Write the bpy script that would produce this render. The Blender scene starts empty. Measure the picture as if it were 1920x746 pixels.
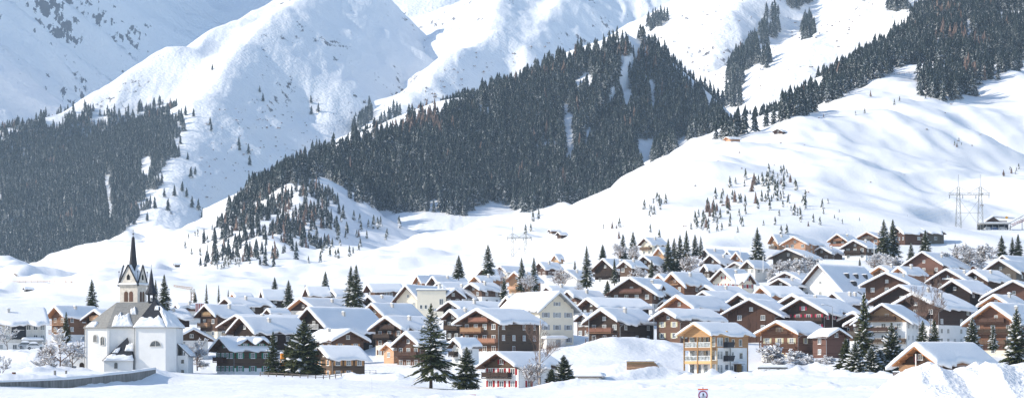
import bpy, math, random
import numpy as np
from mathutils import Vector, Matrix
R = math.radians
rng = random.Random(7)
nrng = np.random.default_rng(11)

# ------------------------------------------------------------------ camera, sky, sun, exposure
F = 4330.0            # focal length in photograph pixels (1920 wide)
HY = 690.0            # eye level in the photograph
sc = bpy.context.scene
cam_data = bpy.data.cameras.new('camera')
cam = bpy.data.objects.new('camera', cam_data)
sc.collection.objects.link(cam)
sc.camera = cam
cam.location = (0, 0, 0)
cam.rotation_euler = (R(90), 0, 0)
cam_data.sensor_fit = 'HORIZONTAL'
cam_data.sensor_width = 36.0
cam_data.lens = 36.0 * F / 1920.0
cam_data.shift_y = (HY - 373.0) / 1920.0
cam_data.clip_start = 1.0
cam_data.clip_end = 30000.0
sc.render.resolution_x = 1024
sc.render.resolution_y = 397

SUN_AZ_FRONT = 9.0    # the sun stands to the left, this far in front of the picture plane
SUN_EL = 30.0
sa, se = R(SUN_AZ_FRONT), R(SUN_EL)
sun_dir = Vector((-math.cos(sa) * math.cos(se), -math.sin(sa) * math.cos(se), math.sin(se)))
world = bpy.data.worlds.new('World')
sc.world = world
world.use_nodes = True
wn = world.node_tree
for n in list(wn.nodes): wn.nodes.remove(n)
sky = wn.nodes.new('ShaderNodeTexSky')
sky.sky_type = 'NISHITA'
sky.sun_disc = False
sky.sun_elevation = se
sky.sun_rotation = math.atan2(sun_dir.x, sun_dir.y)
sky.altitude = 1400
sky.air_density = 1.0
sky.dust_density = 1.5
sky.ozone_density = 1.0
bg = wn.nodes.new('ShaderNodeBackground')
bg.inputs[1].default_value = 0.13
wo = wn.nodes.new('ShaderNodeOutputWorld')
wn.links.new(sky.outputs[0], bg.inputs[0])
wn.links.new(bg.outputs[0], wo.inputs[0])
sun_data = bpy.data.lights.new('sun', 'SUN')
sun_data.energy = 3.2
sun_data.angle = R(0.6)
sun_data.color = (1.0, 0.92, 0.79)
sun = bpy.data.objects.new('sun', sun_data)
sun.rotation_euler = sun_dir.to_track_quat('Z', 'Y').to_euler()
sun.location = (-200, -50, 300)
sc.collection.objects.link(sun)
sc.view_settings.view_transform = 'Standard'
sc.view_settings.look = 'None'
sc.view_settings.gamma = 1.0
sc.view_settings.exposure = 0.74
sc.cycles.max_bounces = 5
sc.cycles.diffuse_bounces = 3
sc.cycles.glossy_bounces = 2
sc.cycles.transmission_bounces = 2
sc.cycles.volume_bounces = 1
sc.cycles.use_denoising = True

# ------------------------------------------------------------------ helpers
COL = sc.collection
def P(px, py, D):
    return Vector(((px - 960.0) * D / F, D, (HY - py) * D / F))

def tag(o, label=None, cat=None, group=None, kind=None):
    if label: o['label'] = label
    if cat: o['category'] = cat
    if group: o['group'] = group
    if kind: o['kind'] = kind
    return o

def empty(name, loc, rz=0.0, label=None, cat=None, group=None):
    o = bpy.data.objects.new(name, None)
    o.empty_display_size = 0.5
    COL.objects.link(o)
    o.location = loc
    o.rotation_euler = (0, 0, rz)
    return tag(o, label, cat, group)

def np_mesh(name, V, Fq, mats, smooth=False, midx=None):
    """V (n,3) float array, Fq (m,3) or (m,4) int array, or a list of such arrays"""
    me = bpy.data.meshes.new(name)
    V = np.asarray(V, dtype=np.float32)
    if isinstance(Fq, np.ndarray): Fq = [Fq]
    loops, starts, s = [], [], 0
    for a in Fq:
        k = a.shape[1]
        loops.append(a.reshape(-1)); starts.append(s + np.arange(len(a)) * k); s += a.size
    loops = np.concatenate(loops).astype(np.int32); starts = np.concatenate(starts).astype(np.int32)
    me.vertices.add(len(V)); me.vertices.foreach_set('co', V.reshape(-1))
    me.loops.add(len(loops)); me.loops.foreach_set('vertex_index', loops)
    me.polygons.add(len(starts)); me.polygons.foreach_set('loop_start', starts)
    for m in (mats if isinstance(mats, (list, tuple)) else [mats]): me.materials.append(m)
    if midx is not None: me.polygons.foreach_set('material_index', np.asarray(midx, dtype=np.int32))
    me.update(calc_edges=True)
    me.polygons.foreach_set('use_smooth', np.full(len(starts), bool(smooth)))
    return me

class MB:
    """collects shapes with materials and links them as one mesh object"""
    def __init__(s): s.v = []; s.f = []; s.m = []
    def add(s, vs, fs, m=0):
        b = len(s.v); s.v += [tuple(v) for v in vs]
        s.f += [tuple(i + b for i in f) for f in fs]; s.m += [m] * len(fs)
    def box(s, x0, x1, y0, y1, z0, z1, m=0):
        s.add([(x0,y0,z0),(x1,y0,z0),(x1,y1,z0),(x0,y1,z0),(x0,y0,z1),(x1,y0,z1),(x1,y1,z1),(x0,y1,z1)],
              [(0,3,2,1),(4,5,6,7),(0,1,5,4),(1,2,6,5),(2,3,7,6),(3,0,4,7)], m)
    def prism(s, prof, y0, y1, m=0):
        """profile in x,z (counter-clockwise seen from -y) swept along y"""
        n = len(prof)
        s.add([(x, y0, z) for x, z in prof] + [(x, y1, z) for x, z in prof],
              [tuple(range(n))] + [tuple(range(2*n-1, n-1, -1))] +
              [((i+1) % n, i, i + n, (i+1) % n + n) for i in range(n)], m)
    def prismx(s, prof, x0, x1, m=0):
        """profile in y,z swept along x"""
        n = len(prof)
        s.add([(x0, y, z) for y, z in prof] + [(x1, y, z) for y, z in prof],
              [tuple(range(n-1, -1, -1))] + [tuple(range(n, 2*n))] +
              [(i, (i+1) % n, (i+1) % n + n, i + n) for i in range(n)], m)
    def cyl(s, p0, p1, r0, r1=None, n=6, m=0, caps=True):
        r1 = r0 if r1 is None else r1
        p0 = Vector(p0); p1 = Vector(p1); d = (p1 - p0)
        if d.length < 1e-6: return
        d.normalize()
        a = d.orthogonal().normalized(); b = d.cross(a)
        ring = [(a * math.cos(2*math.pi*k/n) + b * math.sin(2*math.pi*k/n)) for k in range(n)]
        vs = [p0 + q * r0 for q in ring] + [p1 + q * r1 for q in ring]
        fs = [(k, (k+1) % n, (k+1) % n + n, k + n) for k in range(n)]
        if caps: fs += [tuple(range(n-1, -1, -1)), tuple(range(n, 2*n))]
        s.add(vs, fs, m)
    def lathe(s, prof, n=12, m=0, c=(0, 0)):
        """profile list of (r, z) bottom to top"""
        vs = []
        for r, z in prof:
            vs += [(c[0] + r * math.cos(2*math.pi*k/n), c[1] + r * math.sin(2*math.pi*k/n), z) for k in range(n)]
        fs = []
        for i in range(len(prof) - 1):
            fs += [(i*n + k, i*n + (k+1) % n, (i+1)*n + (k+1) % n, (i+1)*n + k) for k in range(n)]
        s.add(vs, fs, m)
    def mesh(s, name, mats, smooth=False):
        me = bpy.data.meshes.new(name)
        me.from_pydata(s.v, [], s.f)
        for mm in (mats if isinstance(mats, (list, tuple)) else [mats]): me.materials.append(mm)
        me.polygons.foreach_set('material_index', s.m)
        if smooth: me.polygons.foreach_set('use_smooth', [True] * len(s.f))
        me.update()
        return me
    def build(s, name, mats, parent=None, smooth=False):
        return obj(name, s.mesh(name, mats, smooth), parent)

def obj(name, me, parent=None, loc=None, rot=None, scale=None):
    o = bpy.data.objects.new(name, me)
    COL.objects.link(o)
    if parent is not None: o.parent = parent
    if loc is not None: o.location = loc
    if rot is not None: o.rotation_euler = rot
    if scale is not None: o.scale = scale
    return o

def copy_tree(o, parent=None):
    c = o.copy(); COL.objects.link(c)
    if parent is not None: c.parent = parent
    for ch in list(o.children): copy_tree(ch, c)
    return c

# ------------------------------------------------------------------ numpy noise
def _hash(ix, iy, seed):
    h = (ix.astype(np.int64) * 374761393 + iy.astype(np.int64) * 668265263 + seed * 2147483647 * 3) & 0xFFFFFFFF
    h = ((h ^ (h >> 13)) * 1274126177) & 0xFFFFFFFF
    h = (h ^ (h >> 16)) & 0xFFFFFFFF
    return h / 4294967295.0
def vnoise(x, y, seed=0):
    ix = np.floor(x); iy = np.floor(y); fx = x - ix; fy = y - iy
    fx = fx*fx*fx*(fx*(fx*6-15)+10); fy = fy*fy*fy*(fy*(fy*6-15)+10)
    a = _hash(ix, iy, seed); b = _hash(ix+1, iy, seed); c = _hash(ix, iy+1, seed); d = _hash(ix+1, iy+1, seed)
    return (a*(1-fx)+b*fx)*(1-fy) + (c*(1-fx)+d*fx)*fy
def fbm(x, y, seed=0, octs=5, gain=0.5):
    s = 0; amp = 1; tot = 0
    for o in range(octs):
        s = s + amp * (vnoise(x + 17.3*o, y - 9.1*o, seed + o) * 2 - 1); tot += amp
        x = x * 2.03; y = y * 2.03; amp *= gain
    return s / tot
def ridged(x, y, seed=0, octs=5, gain=0.5):
    s = 0; amp = 1; tot = 0
    for o in range(octs):
        s = s + amp * (1 - np.abs(vnoise(x + 7.3*o, y + 3.1*o, seed + o) * 2 - 1)); tot += amp
        x = x * 2.07; y = y * 2.07; amp *= gain
    return s / tot

# ------------------------------------------------------------------ materials
MATS = {}
def new_mat(name):
    m = bpy.data.materials.new(name); m.use_nodes = True
    nt = m.node_tree
    b = nt.nodes['Principled BSDF']
    MATS[name] = m
    return m, nt, b
def N(nt, t, **kw):
    n = nt.nodes.new(t)
    for k, v in kw.items():
        if k.startswith('i_'): n.inputs[k[2:].replace('_', ' ')].default_value = v
        else: setattr(n, k, v)
    return n
def ramp(nt, fac, stops):
    r = nt.nodes.new('ShaderNodeValToRGB')
    e = r.color_ramp.elements
    while len(e) > 1: e.remove(e[-1])
    e[0].position = stops[0][0]; e[0].color = tuple(stops[0][1]) + (1,)
    for p, c in stops[1:]:
        q = e.new(p); q.color = tuple(c) + (1,)
    nt.links.new(fac, r.inputs[0])
    return r.outputs[0]
def noise(nt, vec, scale, detail=4, rough=0.55):
    n = N(nt, 'ShaderNodeTexNoise'); n.inputs['Scale'].default_value = scale
    n.inputs['Detail'].default_value = detail; n.inputs['Roughness'].default_value = rough
    if vec is not None: nt.links.new(vec, n.inputs['Vector'])
    return n.outputs[0]
def mapping(nt, src, scale):
    t = N(nt, 'ShaderNodeTexCoord'); m = N(nt, 'ShaderNodeMapping')
    m.inputs['Scale'].default_value = scale
    nt.links.new(t.outputs[src], m.inputs[0])
    return m.outputs[0]
def mixc(nt, fac, a, b):
    m = N(nt, 'ShaderNodeMix', data_type='RGBA')
    for sock, val in ((m.inputs[0], fac), (m.inputs[6], a), (m.inputs[7], b)):
        if hasattr(val, 'links') or hasattr(val, 'is_output'): nt.links.new(val, sock)
        elif isinstance(val, (int, float)): sock.default_value = val
        else: sock.default_value = tuple(val) + (1,)
    return m.outputs[2]
def bump(nt, b, height, strength=0.3, dist=0.05):
    n = N(nt, 'ShaderNodeBump'); n.inputs['Strength'].default_value = strength
    n.inputs['Distance'].default_value = dist
    nt.links.new(height, n.inputs['Height']); nt.links.new(n.outputs[0], b.inputs['Normal'])
    return n

SNOW = (0.89, 0.895, 0.91)
def snow_mat(name, bscale, bdist, bstr=0.6, rock=None, shrubs=None):
    m, nt, b = new_mat(name)
    b.inputs['Roughness'].default_value = 0.75
    b.inputs['Specular IOR Level'].default_value = 0.15
    v = mapping(nt, 'Object', (1, 1, 1))
    col = ramp(nt, noise(nt, v, bscale * 0.3, 3), [(0.3, tuple(c * 0.97 for c in SNOW)), (0.7, SNOW)])
    if rock:
        # bare rock, scrub and grass that pierce the snow in clumps, more where the slope is steep
        sc_, thr, rockcol = rock
        geo = N(nt, 'ShaderNodeNewGeometry'); sep = N(nt, 'ShaderNodeSeparateXYZ')
        nt.links.new(geo.outputs['Normal'], sep.inputs[0])
        vs = mapping(nt, 'Object', (1, 0.45, 0.5))
        n1 = noise(nt, vs, sc_, 5, 0.7)
        n2 = noise(nt, vs, sc_ * 0.11, 4, 0.6)
        a1 = N(nt, 'ShaderNodeMath', operation='MULTIPLY_ADD'); nt.links.new(n1, a1.inputs[0]); a1.inputs[1].default_value = 0.8; a1.inputs[2].default_value = 0.28
        a2 = N(nt, 'ShaderNodeMath', operation='MULTIPLY_ADD'); nt.links.new(n2, a2.inputs[0]); a2.inputs[1].default_value = 0.8; nt.links.new(a1.outputs[0], a2.inputs[2])
        s2 = N(nt, 'ShaderNodeMath', operation='MULTIPLY_ADD'); nt.links.new(sep.outputs[2], s2.inputs[0]); s2.inputs[1].default_value = -0.35; nt.links.new(a2.outputs[0], s2.inputs[2])
        mask = ramp(nt, s2.outputs[0], [(thr, (0, 0, 0)), (thr + 0.05, (1, 1, 1))])
        col = mixc(nt, mask, col, rockcol)
    nt.links.new(col, b.inputs['Base Color'])
    h = N(nt, 'ShaderNodeMath', operation='ADD')
    nt.links.new(noise(nt, v, bscale, 5, 0.6), h.inputs[0]); nt.links.new(noise(nt, v, bscale * 6, 2, 0.5), h.inputs[1])
    bump(nt, b, h.outputs[0], bstr, bdist)
    return m
M_SNOW_GROUND = snow_mat('snow_ground', 0.16, 0.35, 0.5)
M_SNOW_ROOF = snow_mat('snow_roof', 0.7, 0.12, 0.5)
M_SNOW_HEAP = snow_mat('snow_heap', 0.9, 0.2, 0.6)
M_SNOW_MTN = snow_mat('snow_mountain', 0.03, 3.0, 0.6, rock=(0.075, 0.935, (0.13, 0.12, 0.13)))
M_SNOW_MTN2 = snow_mat('snow_mountain_far', 0.020, 5.0, 0.9, rock=(0.045, 0.995, (0.12, 0.12, 0.14)))
M_SNOW_SLOPE = snow_mat('snow_slope', 0.05, 1.0, 0.5)

# ------------------------------------------------------------------ terrain: the valley floor, village slope and right hillside
ROWS = np.array([40, 90, 190, 300, 400, 500, 600, 720, 850, 1000, 1200, 1450, 1750, 2100, 2500, 2900], float)
TAB = {
 -500: [874,786,748,738,716,690,648,612,590,572,556,545,528,520,540,560],
    0: [874,786,749,739,716,690,648,612,590,572,556,545,530,516,540,560],
  120: [874,786,748,736,714,693,652,616,590,570,550,535,515,492,510,540],
  240: [874,786,747,733,712,698,668,628,595,570,545,520,490,459,480,520],
  340: [874,786,747,733,716,703,682,640,602,572,540,508,470,433,450,480],
  430: [874,786,747,733,718,703,686,645,605,570,530,490,440,388,405,440],
  520: [874,786,747,733,718,703,686,642,600,562,525,480,415,352,365,400],
  600: [874,786,747,733,718,704,684,640,595,555,516,492,415,326,330,360],
  680: [874,786,747,735,724,706,680,638,592,550,512,496,448,382,360,380],
  760: [874,786,747,737,728,700,672,630,585,545,505,481,466,420,390,400],
  860: [874,786,747,744,737,690,660,620,575,535,490,466,449,424,395,400],
  960: [874,786,747,744,737,680,650,608,560,512,475,449,431,411,385,390],
 1040: [874,786,747,744,737,672,645,602,545,492,443,441,421,402,375,380],
 1110: [874,786,747,735,721,668,634,592,535,480,425,392,394,386,375,380],
 1180: [874,786,747,734,718,664,628,584,525,468,405,344,352,350,350,350],
 1240: [874,786,747,733,716,676,626,574,515,458,388,299,315,320,320,320],
 1330: [874,786,747,732,714,690,622,566,505,444,365,258,262,262,262,262],
 1440: [874,786,747,731,712,684,622,562,500,432,350,268,238,228,235,250],
 1540: [874,786,747,731,712,682,628,565,500,432,352,280,196,166,160,170],
 1640: [874,786,747,731,712,684,632,572,505,442,372,290,205,118, 90, 85],
 1760: [874,786,747,731,714,690,640,576,510,452,396,300,205,112, 30, 10],
 1920: [874,786,747,731,714,690,640,580,512,454,402,332,222,112, 0,-60],
 2500: [874,786,747,731,714,690,640,580,512,454,402,332,222,112, 0,-80],
}
GX = np.arange(-420, 2361, 5.0)
GL = np.linspace(math.log(40), math.log(2900), 1000)
GD = np.exp(GL)
keys = sorted(TAB)
tabz = np.array([[(HY - py) * d / F for py, d in zip(TAB[k], ROWS)] for k in keys])
LR = np.log(ROWS)
Zc = np.array([np.interp(GL, LR, row) for row in tabz])            # (keys, nD)
Z = np.array([np.interp(GX, keys, Zc[:, j]) for j in range(len(GL))]).T   # (nX, nD)
def gblur(A, s, axis):
    k = int(3 * s) + 1; w = np.exp(-0.5 * (np.arange(-k, k+1) / s) ** 2); w /= w.sum()
    pad = [(0, 0), (0, 0)]; pad[axis] = (k, k)
    B = np.pad(A, pad, mode='edge')
    return np.apply_along_axis(lambda r: np.convolve(r, w, 'valid'), axis, B)
Z = gblur(gblur(Z, 6.0, 0), 15.0, 1)
GXX, GDD = np.meshgrid(GX, GD, indexing='ij')
WX = (GXX - 960) * GDD / F; WY = GDD
def sstep(a, b, x):
    t = np.clip((x - a) / (b - a), 0, 1); return t * t * (3 - 2 * t)
# hummocks and hollows of the wind-packed slope, rolling more the farther up one goes
amp_far = sstep(850, 1300, GDD)
th = R(35)
u = WX * math.cos(th) + WY * math.sin(th); v = -WX * math.sin(th) + WY * math.cos(th)
Z += amp_far * (GDD / 1400) * (14.0 * fbm(WX / 52 + WY / 300, WY / 130, 3, 3, 0.36) + 1.3 * fbm(WX / 13 + WY / 60, WY / 34, 13, 3, 0.5))
Z += amp_far * 3.5 * ridged(u / 120, v / 38, 5, 2, 0.4) * sstep(300, 800, 2000 - np.abs(WX - (-200)))
Z += sstep(120, 400, GDD) * 0.5 * fbm(WX / 16, WY / 22, 8, 4, 0.5) * (1 - sstep(900, 1200, GDD))
Z += 0.12 * fbm(WX / 4, WY / 6, 9, 3, 0.5) * (1 - sstep(700, 900, GDD))

def _bl(A, px, D):
    i = np.clip((np.asarray(px, float) - GX[0]) / 5.0, 0, len(GX) - 1.001)
    j = np.clip((np.log(np.maximum(D, 1.0)) - GL[0]) / (GL[1] - GL[0]), 0, len(GL) - 1.001)
    i0 = np.floor(i).astype(int); j0 = np.floor(j).astype(int); a = i - i0; b = j - j0
    return (A[i0, j0]*(1-a)+A[i0+1, j0]*a)*(1-b) + (A[i0, j0+1]*(1-a)+A[i0+1, j0+1]*a)*b
def ground(x, y):
    """height of the snow at world x, y"""
    x = np.asarray(x, float); y = np.asarray(y, float)
    return _bl(Z, 960 + F * x / y, y)
def fit_ground(points, sig=9.0):
    """let the snow meet the foot of every building: points are (x, y, z)"""
    global Z
    pts = np.array(points)
    for it in range(2):
        r = pts[:, 2] - ground(pts[:, 0], pts[:, 1])
        r = np.clip(r, -9, 9)
        num = np.zeros_like(Z); den = np.full_like(Z, 0.35)
        for (x, y, z), rr in zip(pts, r):
            j0 = np.searchsorted(GD, y - 45); j1 = np.searchsorted(GD, y + 45)
            i0 = int(max(0, (960 + F * (x - 45) / y - GX[0]) / 5)); i1 = int(min(len(GX), (960 + F * (x + 45) / y - GX[0]) / 5 + 1))
            if i1 <= i0: continue
            d2 = (WX[i0:i1, j0:j1] - x) ** 2 + (WY[i0:i1, j0:j1] - y) ** 2
            w = np.exp(-d2 / (2 * sig * sig))
            num[i0:i1, j0:j1] += w * rr; den[i0:i1, j0:j1] += w
        Z = Z + num / den
def berm(pts, h, w, lump=0.25, seed=1):
    """a ridge of ploughed or drifted snow laid over the ground along picture columns and distances"""
    global Z
    W = [((px - 960) * d / F, d) for px, d in pts]
    j0 = np.searchsorted(GD, min(d for _, d in pts) - 5 * w); j1 = np.searchsorted(GD, max(d for _, d in pts) + 5 * w)
    X, Y = WX[:, j0:j1], WY[:, j0:j1]; best = np.full(X.shape, 1e9)
    for a, b in zip(W[:-1], W[1:]):
        dx, dy = b[0]-a[0], b[1]-a[1]; t = np.clip(((X-a[0])*dx+(Y-a[1])*dy)/(dx*dx+dy*dy), 0, 1)
        best = np.minimum(best, np.hypot(X-a[0]-t*dx, Y-a[1]-t*dy))
    Z[:, j0:j1] += h * np.exp(-(best / w) ** 2 / 1.2) * (1 + lump * 2 * fbm(X / 2.5, Y / 3.0, seed, 4))
def unproject(px, py, d0=200.0, d1=2900.0):
    """the first place on the snow seen at a photograph pixel"""
    Ds = np.exp(np.linspace(math.log(d0), math.log(d1), 900))
    z = _bl(Z, np.full(900, float(px)), Ds)
    yy = HY - F * z / Ds
    k = np.where(yy <= py)[0]
    if len(k) == 0: return None
    D = Ds[k[0]]
    return Vector(((px - 960) * D / F, D, float(_bl(Z, px, D))))
def grid_faces(nx, ny):
    i, j = np.meshgrid(np.arange(nx-1), np.arange(ny-1), indexing='ij')
    a = (i * ny + j).reshape(-1)
    return np.stack([a, a + ny, a + ny + 1, a + 1], 1)

# ------------------------------------------------------------------ mountains behind, each a sheet raised around its ridge lines
def tent(X, Y, ridges, k=25.0):
    acc = None
    for pts, sl, sr, ga, seed in ridges:
        W = [P(*p) for p in pts]
        sg = 1.0 if pts[-1][2] >= pts[0][2] else -1.0    # slopes are named as seen: left, right
        best = None
        s0 = 0.0
        for a, b in zip(W[:-1], W[1:]):
            dx, dy = b.x - a.x, b.y - a.y; L2 = dx*dx + dy*dy; L = math.sqrt(L2)
            t = np.clip(((X - a.x) * dx + (Y - a.y) * dy) / L2, 0, 1)
            cx, cy = a.x + t * dx, a.y + t * dy
            d = np.hypot(X - cx, Y - cy)
            side = ((X - a.x) * dy - (Y - a.y) * dx) / L       # >0: right of the line
            zr = a.z + t * (b.z - a.z)
            s = s0 + t * L
            if best is None: best = [d, side, zr, s]
            else:
                m = d < best[0]
                best = [np.where(m, q, w) for q, w in zip([d, side, zr, s], best)]
            s0 += L
        d, side, zr, s = best
        w = 1 / (1 + np.exp(-sg * side / 20.0))
        slope = sl * (1 - w) + sr * w
        soft = np.sqrt(d * d + 900.0) - 30.0
        g = (ridged(s / 260 + 0.15 * fbm(X / 300, Y / 300, seed + 50, 3), d / 1500, seed, 4, 0.5) - 0.55) * ga * np.minimum(d / 220.0, 1.6)
        z = zr - slope * soft * (1 + 0.10 * fbm(X / 500, Y / 500, seed + 9, 3)) + g
        acc = z if acc is None else np.where(np.maximum(acc, z) - np.minimum(acc, z) > 8 * k, np.maximum(acc, z),
                k * np.logaddexp(acc / k, z / k))
    return acc

class Sheet:
    def __init__(s, name, px0, px1, D0, D1, ridges, mat, nx=330, ny=260, k=25.0, fb=(14, 300), seed=1, step=None):
        s.px = np.linspace(px0, px1, nx); s.D = np.linspace(D0, D1, ny)
        A, B = np.meshgrid(s.px, s.D, indexing='ij')
        X = (A - 960) * B / F; Y = B
        s.Z = tent(X, Y, ridges, k) + fb[0] * fbm(X / fb[1], Y / fb[1], seed, 6, 0.48) + 9.0 * (ridged(X / 55, Y / 160, seed + 7, 4, 0.5) - 0.6) * min(1.0, fb[0] / 12)
        s.X, s.Y, s.nx, s.ny = X, Y, nx, ny
        V = np.stack([X, Y, s.Z], -1).reshape(-1, 3)
        me = np_mesh(name, V, grid_faces(nx, ny), mat, True)
        s.obj = tag(obj(name, me), kind='structure')
    def h(s, x, y):
        px = 960 + F * x / y
        i = np.clip((px - s.px[0]) / (s.px[1] - s.px[0]), 0, s.nx - 1.001)
        j = np.clip((y - s.D[0]) / (s.D[1] - s.D[0]), 0, s.ny - 1.001)
        i0 = np.floor(i).astype(int); j0 = np.floor(j).astype(int); a = i - i0; b = j - j0
        A = s.Z
        return (A[i0, j0]*(1-a)+A[i0+1, j0]*a)*(1-b) + (A[i0, j0+1]*(1-a)+A[i0+1, j0+1]*a)*b

spur = Sheet('forest_spur', 380, 1500, 1900, 3000, [
    ([(430,405,2150),(520,360,2180),(600,318,2230),(700,270,2280),(850,214,2350),(1000,155,2430),(1100,104,2480),(1170,90,2500),(1225,140,2500),(1290,215,2450),(1340,285,2350),(1400,330,2300)], 0.75, 0.52, 26, 21),
    ([(1170,90,2500),(1165,200,2380),(1150,290,2220),(1130,370,2060)], 0.45, 0.9, 10, 22),
    ([(850,214,2350),(840,300,2200),(830,400,2040)], 0.42, 0.5, 10, 23),
  ], M_SNOW_SLOPE, 300, 200, 22, (7, 160), 31)
left_mtn = Sheet('left_mountain', -420, 860, 2500, 5600, [
    ([(-420,380,3500),(0,252,3800),(120,212,3950),(330,100,4250)], 0.8, 0.42, 30, 41),
    ([(330,100,4250),(450,35,4500),(530,0,4700),(560,-15,4780)], 0.8, 0.9, 30, 45),
    ([(610,-40,4800),(550,0,4500),(430,110,4050),(370,200,3700)], 0.95, 0.82, 50, 42),
    ([(370,200,3700),(335,290,3350),(300,400,3000),(270,480,2700)], 0.42, 0.74, 40, 46),
    ([(690,-30,4900),(665,40,4650),(640,130,4350),(605,240,4000)], 0.5, 1.05, 50, 43),
  ], M_SNOW_MTN, 330, 330, 16, (16, 230), 44)
mid_mtn = Sheet('middle_mountain', 560, 1560, 3000, 6200, [
    ([(1000,-60,5300),(940,0,4950),(925,70,4600),(850,105,4400),(800,150,4250),(750,200,4050),(690,270,3800)], 0.62, 0.9, 110, 61),
    ([(1110,-60,5400),(1050,0,5000),(1015,50,4800),(985,100,4600),(1000,180,4200)], 0.6, 0.9, 110, 63),
    ([(1060,-80,5600),(1300,-60,5600),(1560,-100,5700)], 0.5, 0.5, 70, 64),
  ], M_SNOW_MTN, 280, 330, 12, (22, 170), 64)
right_mtn = Sheet('right_mountain', 1100, 2300, 2700, 4600, [
    ([(1440,-60,4000),(1345,0,3850),(1290,60,3700),(1260,120,3500),(1275,210,3250)], 0.5, 0.75, 110, 71),
    ([(1420,-80,3950),(1378,20,3700),(1352,90,3450),(1336,170,3250),(1322,270,3000)], 0.55, 0.85, 60, 72),
    ([(1800,-160,3900),(1690,-30,3600),(1630,60,3400),(1570,150,3150)], 0.5, 0.8, 90, 73),
    ([(2300,-300,3900),(1990,-200,3500),(1900,-100,3200)], 0.5, 0.5, 20, 74),
  ], M_SNOW_MTN, 280, 260, 12, (20, 150), 74)
far_mtn = Sheet('far_mountain', -500, 1700, 3700, 9000, [
    ([(-900,-1350,9000),(-900,-1180,7600),(-860,-900,6600),(-820,-560,5500),(-760,-300,4700)], 0.6, 0.64, 170, 81),
    ([(700,-260,8600),(770,-170,7800),(820,-90,7200)], 0.5, 0.6, 60, 82),
    ([(2100,-700,9000),(1700,-330,8600),(1330,-90,8200),(1240,40,7800)], 0.85, 0.9, 60, 83),
  ], M_SNOW_MTN2, 360, 400, 40, (40, 420), 84)
# ------------------------------------------------------------------ materials of buildings
def wood_mat(name, c0, c1, plank=0.22, vertical=False, rough=0.75):
    m, nt, b = new_mat(name)
    b.inputs['Roughness'].default_value = rough
    b.inputs['Specular IOR Level'].default_value = 0.2
    tc = N(nt, 'ShaderNodeTexCoord'); sep = N(nt, 'ShaderNodeSeparateXYZ'); nt.links.new(tc.outputs['Object'], sep.inputs[0])
    if vertical:
        ad = N(nt, 'ShaderNodeMath', operation='ADD'); nt.links.new(sep.outputs[0], ad.inputs[0]); nt.links.new(sep.outputs[1], ad.inputs[1]); src = ad.outputs[0]
    else: src = sep.outputs[2]
    d = N(nt, 'ShaderNodeMath', operation='DIVIDE'); nt.links.new(src, d.inputs[0]); d.inputs[1].default_value = plank
    fl = N(nt, 'ShaderNodeMath', operation='FLOOR'); nt.links.new(d.outputs[0], fl.inputs[0])
    fr = N(nt, 'ShaderNodeMath', operation='FRACT'); nt.links.new(d.outputs[0], fr.inputs[0])
    wn_ = N(nt, 'ShaderNodeTexWhiteNoise', noise_dimensions='1D'); nt.links.new(fl.outputs[0], wn_.inputs['W'])
    v = mapping(nt, 'Object', (0.6, 0.6, 4.0) if not vertical else (4, 4, 0.5))
    n1 = noise(nt, v, 1.2, 5, 0.65)
    n2 = noise(nt, mapping(nt, 'Object', (1, 1, 1)), 0.35, 3, 0.5)
    a = N(nt, 'ShaderNodeMath', operation='MULTIPLY_ADD'); nt.links.new(wn_.outputs[0], a.inputs[0]); a.inputs[1].default_value = 0.45; nt.links.new(n1, a.inputs[2])
    a2 = N(nt, 'ShaderNodeMath', operation='MULTIPLY_ADD'); nt.links.new(n2, a2.inputs[0]); a2.inputs[1].default_value = 0.8; nt.links.new(a.outputs[0], a2.inputs[2])
    col = ramp(nt, a2.outputs[0], [(0.62, c0), (1.45, c1)])
    gap = ramp(nt, fr.outputs[0], [(0.0, (0.35,)*3), (0.10, (1, 1, 1)), (0.93, (1, 1, 1)), (1.0, (0.35,)*3)])
    mm = N(nt, 'ShaderNodeMix', data_type='RGBA', blend_type='MULTIPLY'); mm.inputs[0].default_value = 0.8
    nt.links.new(col, mm.inputs[6]); nt.links.new(gap, mm.inputs[7])
    oi = N(nt, 'ShaderNodeObjectInfo'); hs = N(nt, 'ShaderNodeHueSaturation')
    hs.inputs['Saturation'].default_value = 0.88
    mr = N(nt, 'ShaderNodeMapRange'); nt.links.new(oi.outputs['Random'], mr.inputs[0]); mr.inputs[3].default_value = 0.35; mr.inputs[4].default_value = 0.95
    mh_ = N(nt, 'ShaderNodeMapRange'); wr_ = N(nt, 'ShaderNodeTexWhiteNoise', noise_dimensions='1D'); nt.links.new(oi.outputs['Random'], wr_.inputs['W']); nt.links.new(wr_.outputs[0], mh_.inputs[0]); mh_.inputs[3].default_value = 0.488; mh_.inputs[4].default_value = 0.516; nt.links.new(mh_.outputs[0], hs.inputs['Hue'])
    nt.links.new(mr.outputs[0], hs.inputs['Value']); nt.links.new(mm.outputs[2], hs.inputs['Color'])
    nt.links.new(hs.outputs[0], b.inputs['Base Color'])
    bump(nt, b, gap, 0.5, 0.04)
    return m
def plain_mat(name, c, var=0.12, scale=0.8, rough=0.8, spec=0.2, metal=0.0, streak=False):
    m, nt, b = new_mat(name)
    b.inputs['Roughness'].default_value = rough; b.inputs['Specular IOR Level'].default_value = spec; b.inputs['Metallic'].default_value = metal
    v = mapping(nt, 'Object', (1, 1, 0.25) if streak else (1, 1, 1))
    nt.links.new(ramp(nt, noise(nt, v, scale, 6, 0.6), [(0.3, tuple(x * (1 - var) for x in c)), (0.7, tuple(min(1, x * (1 + var)) for x in c))]), b.inputs['Base Color'])
    return m
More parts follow.
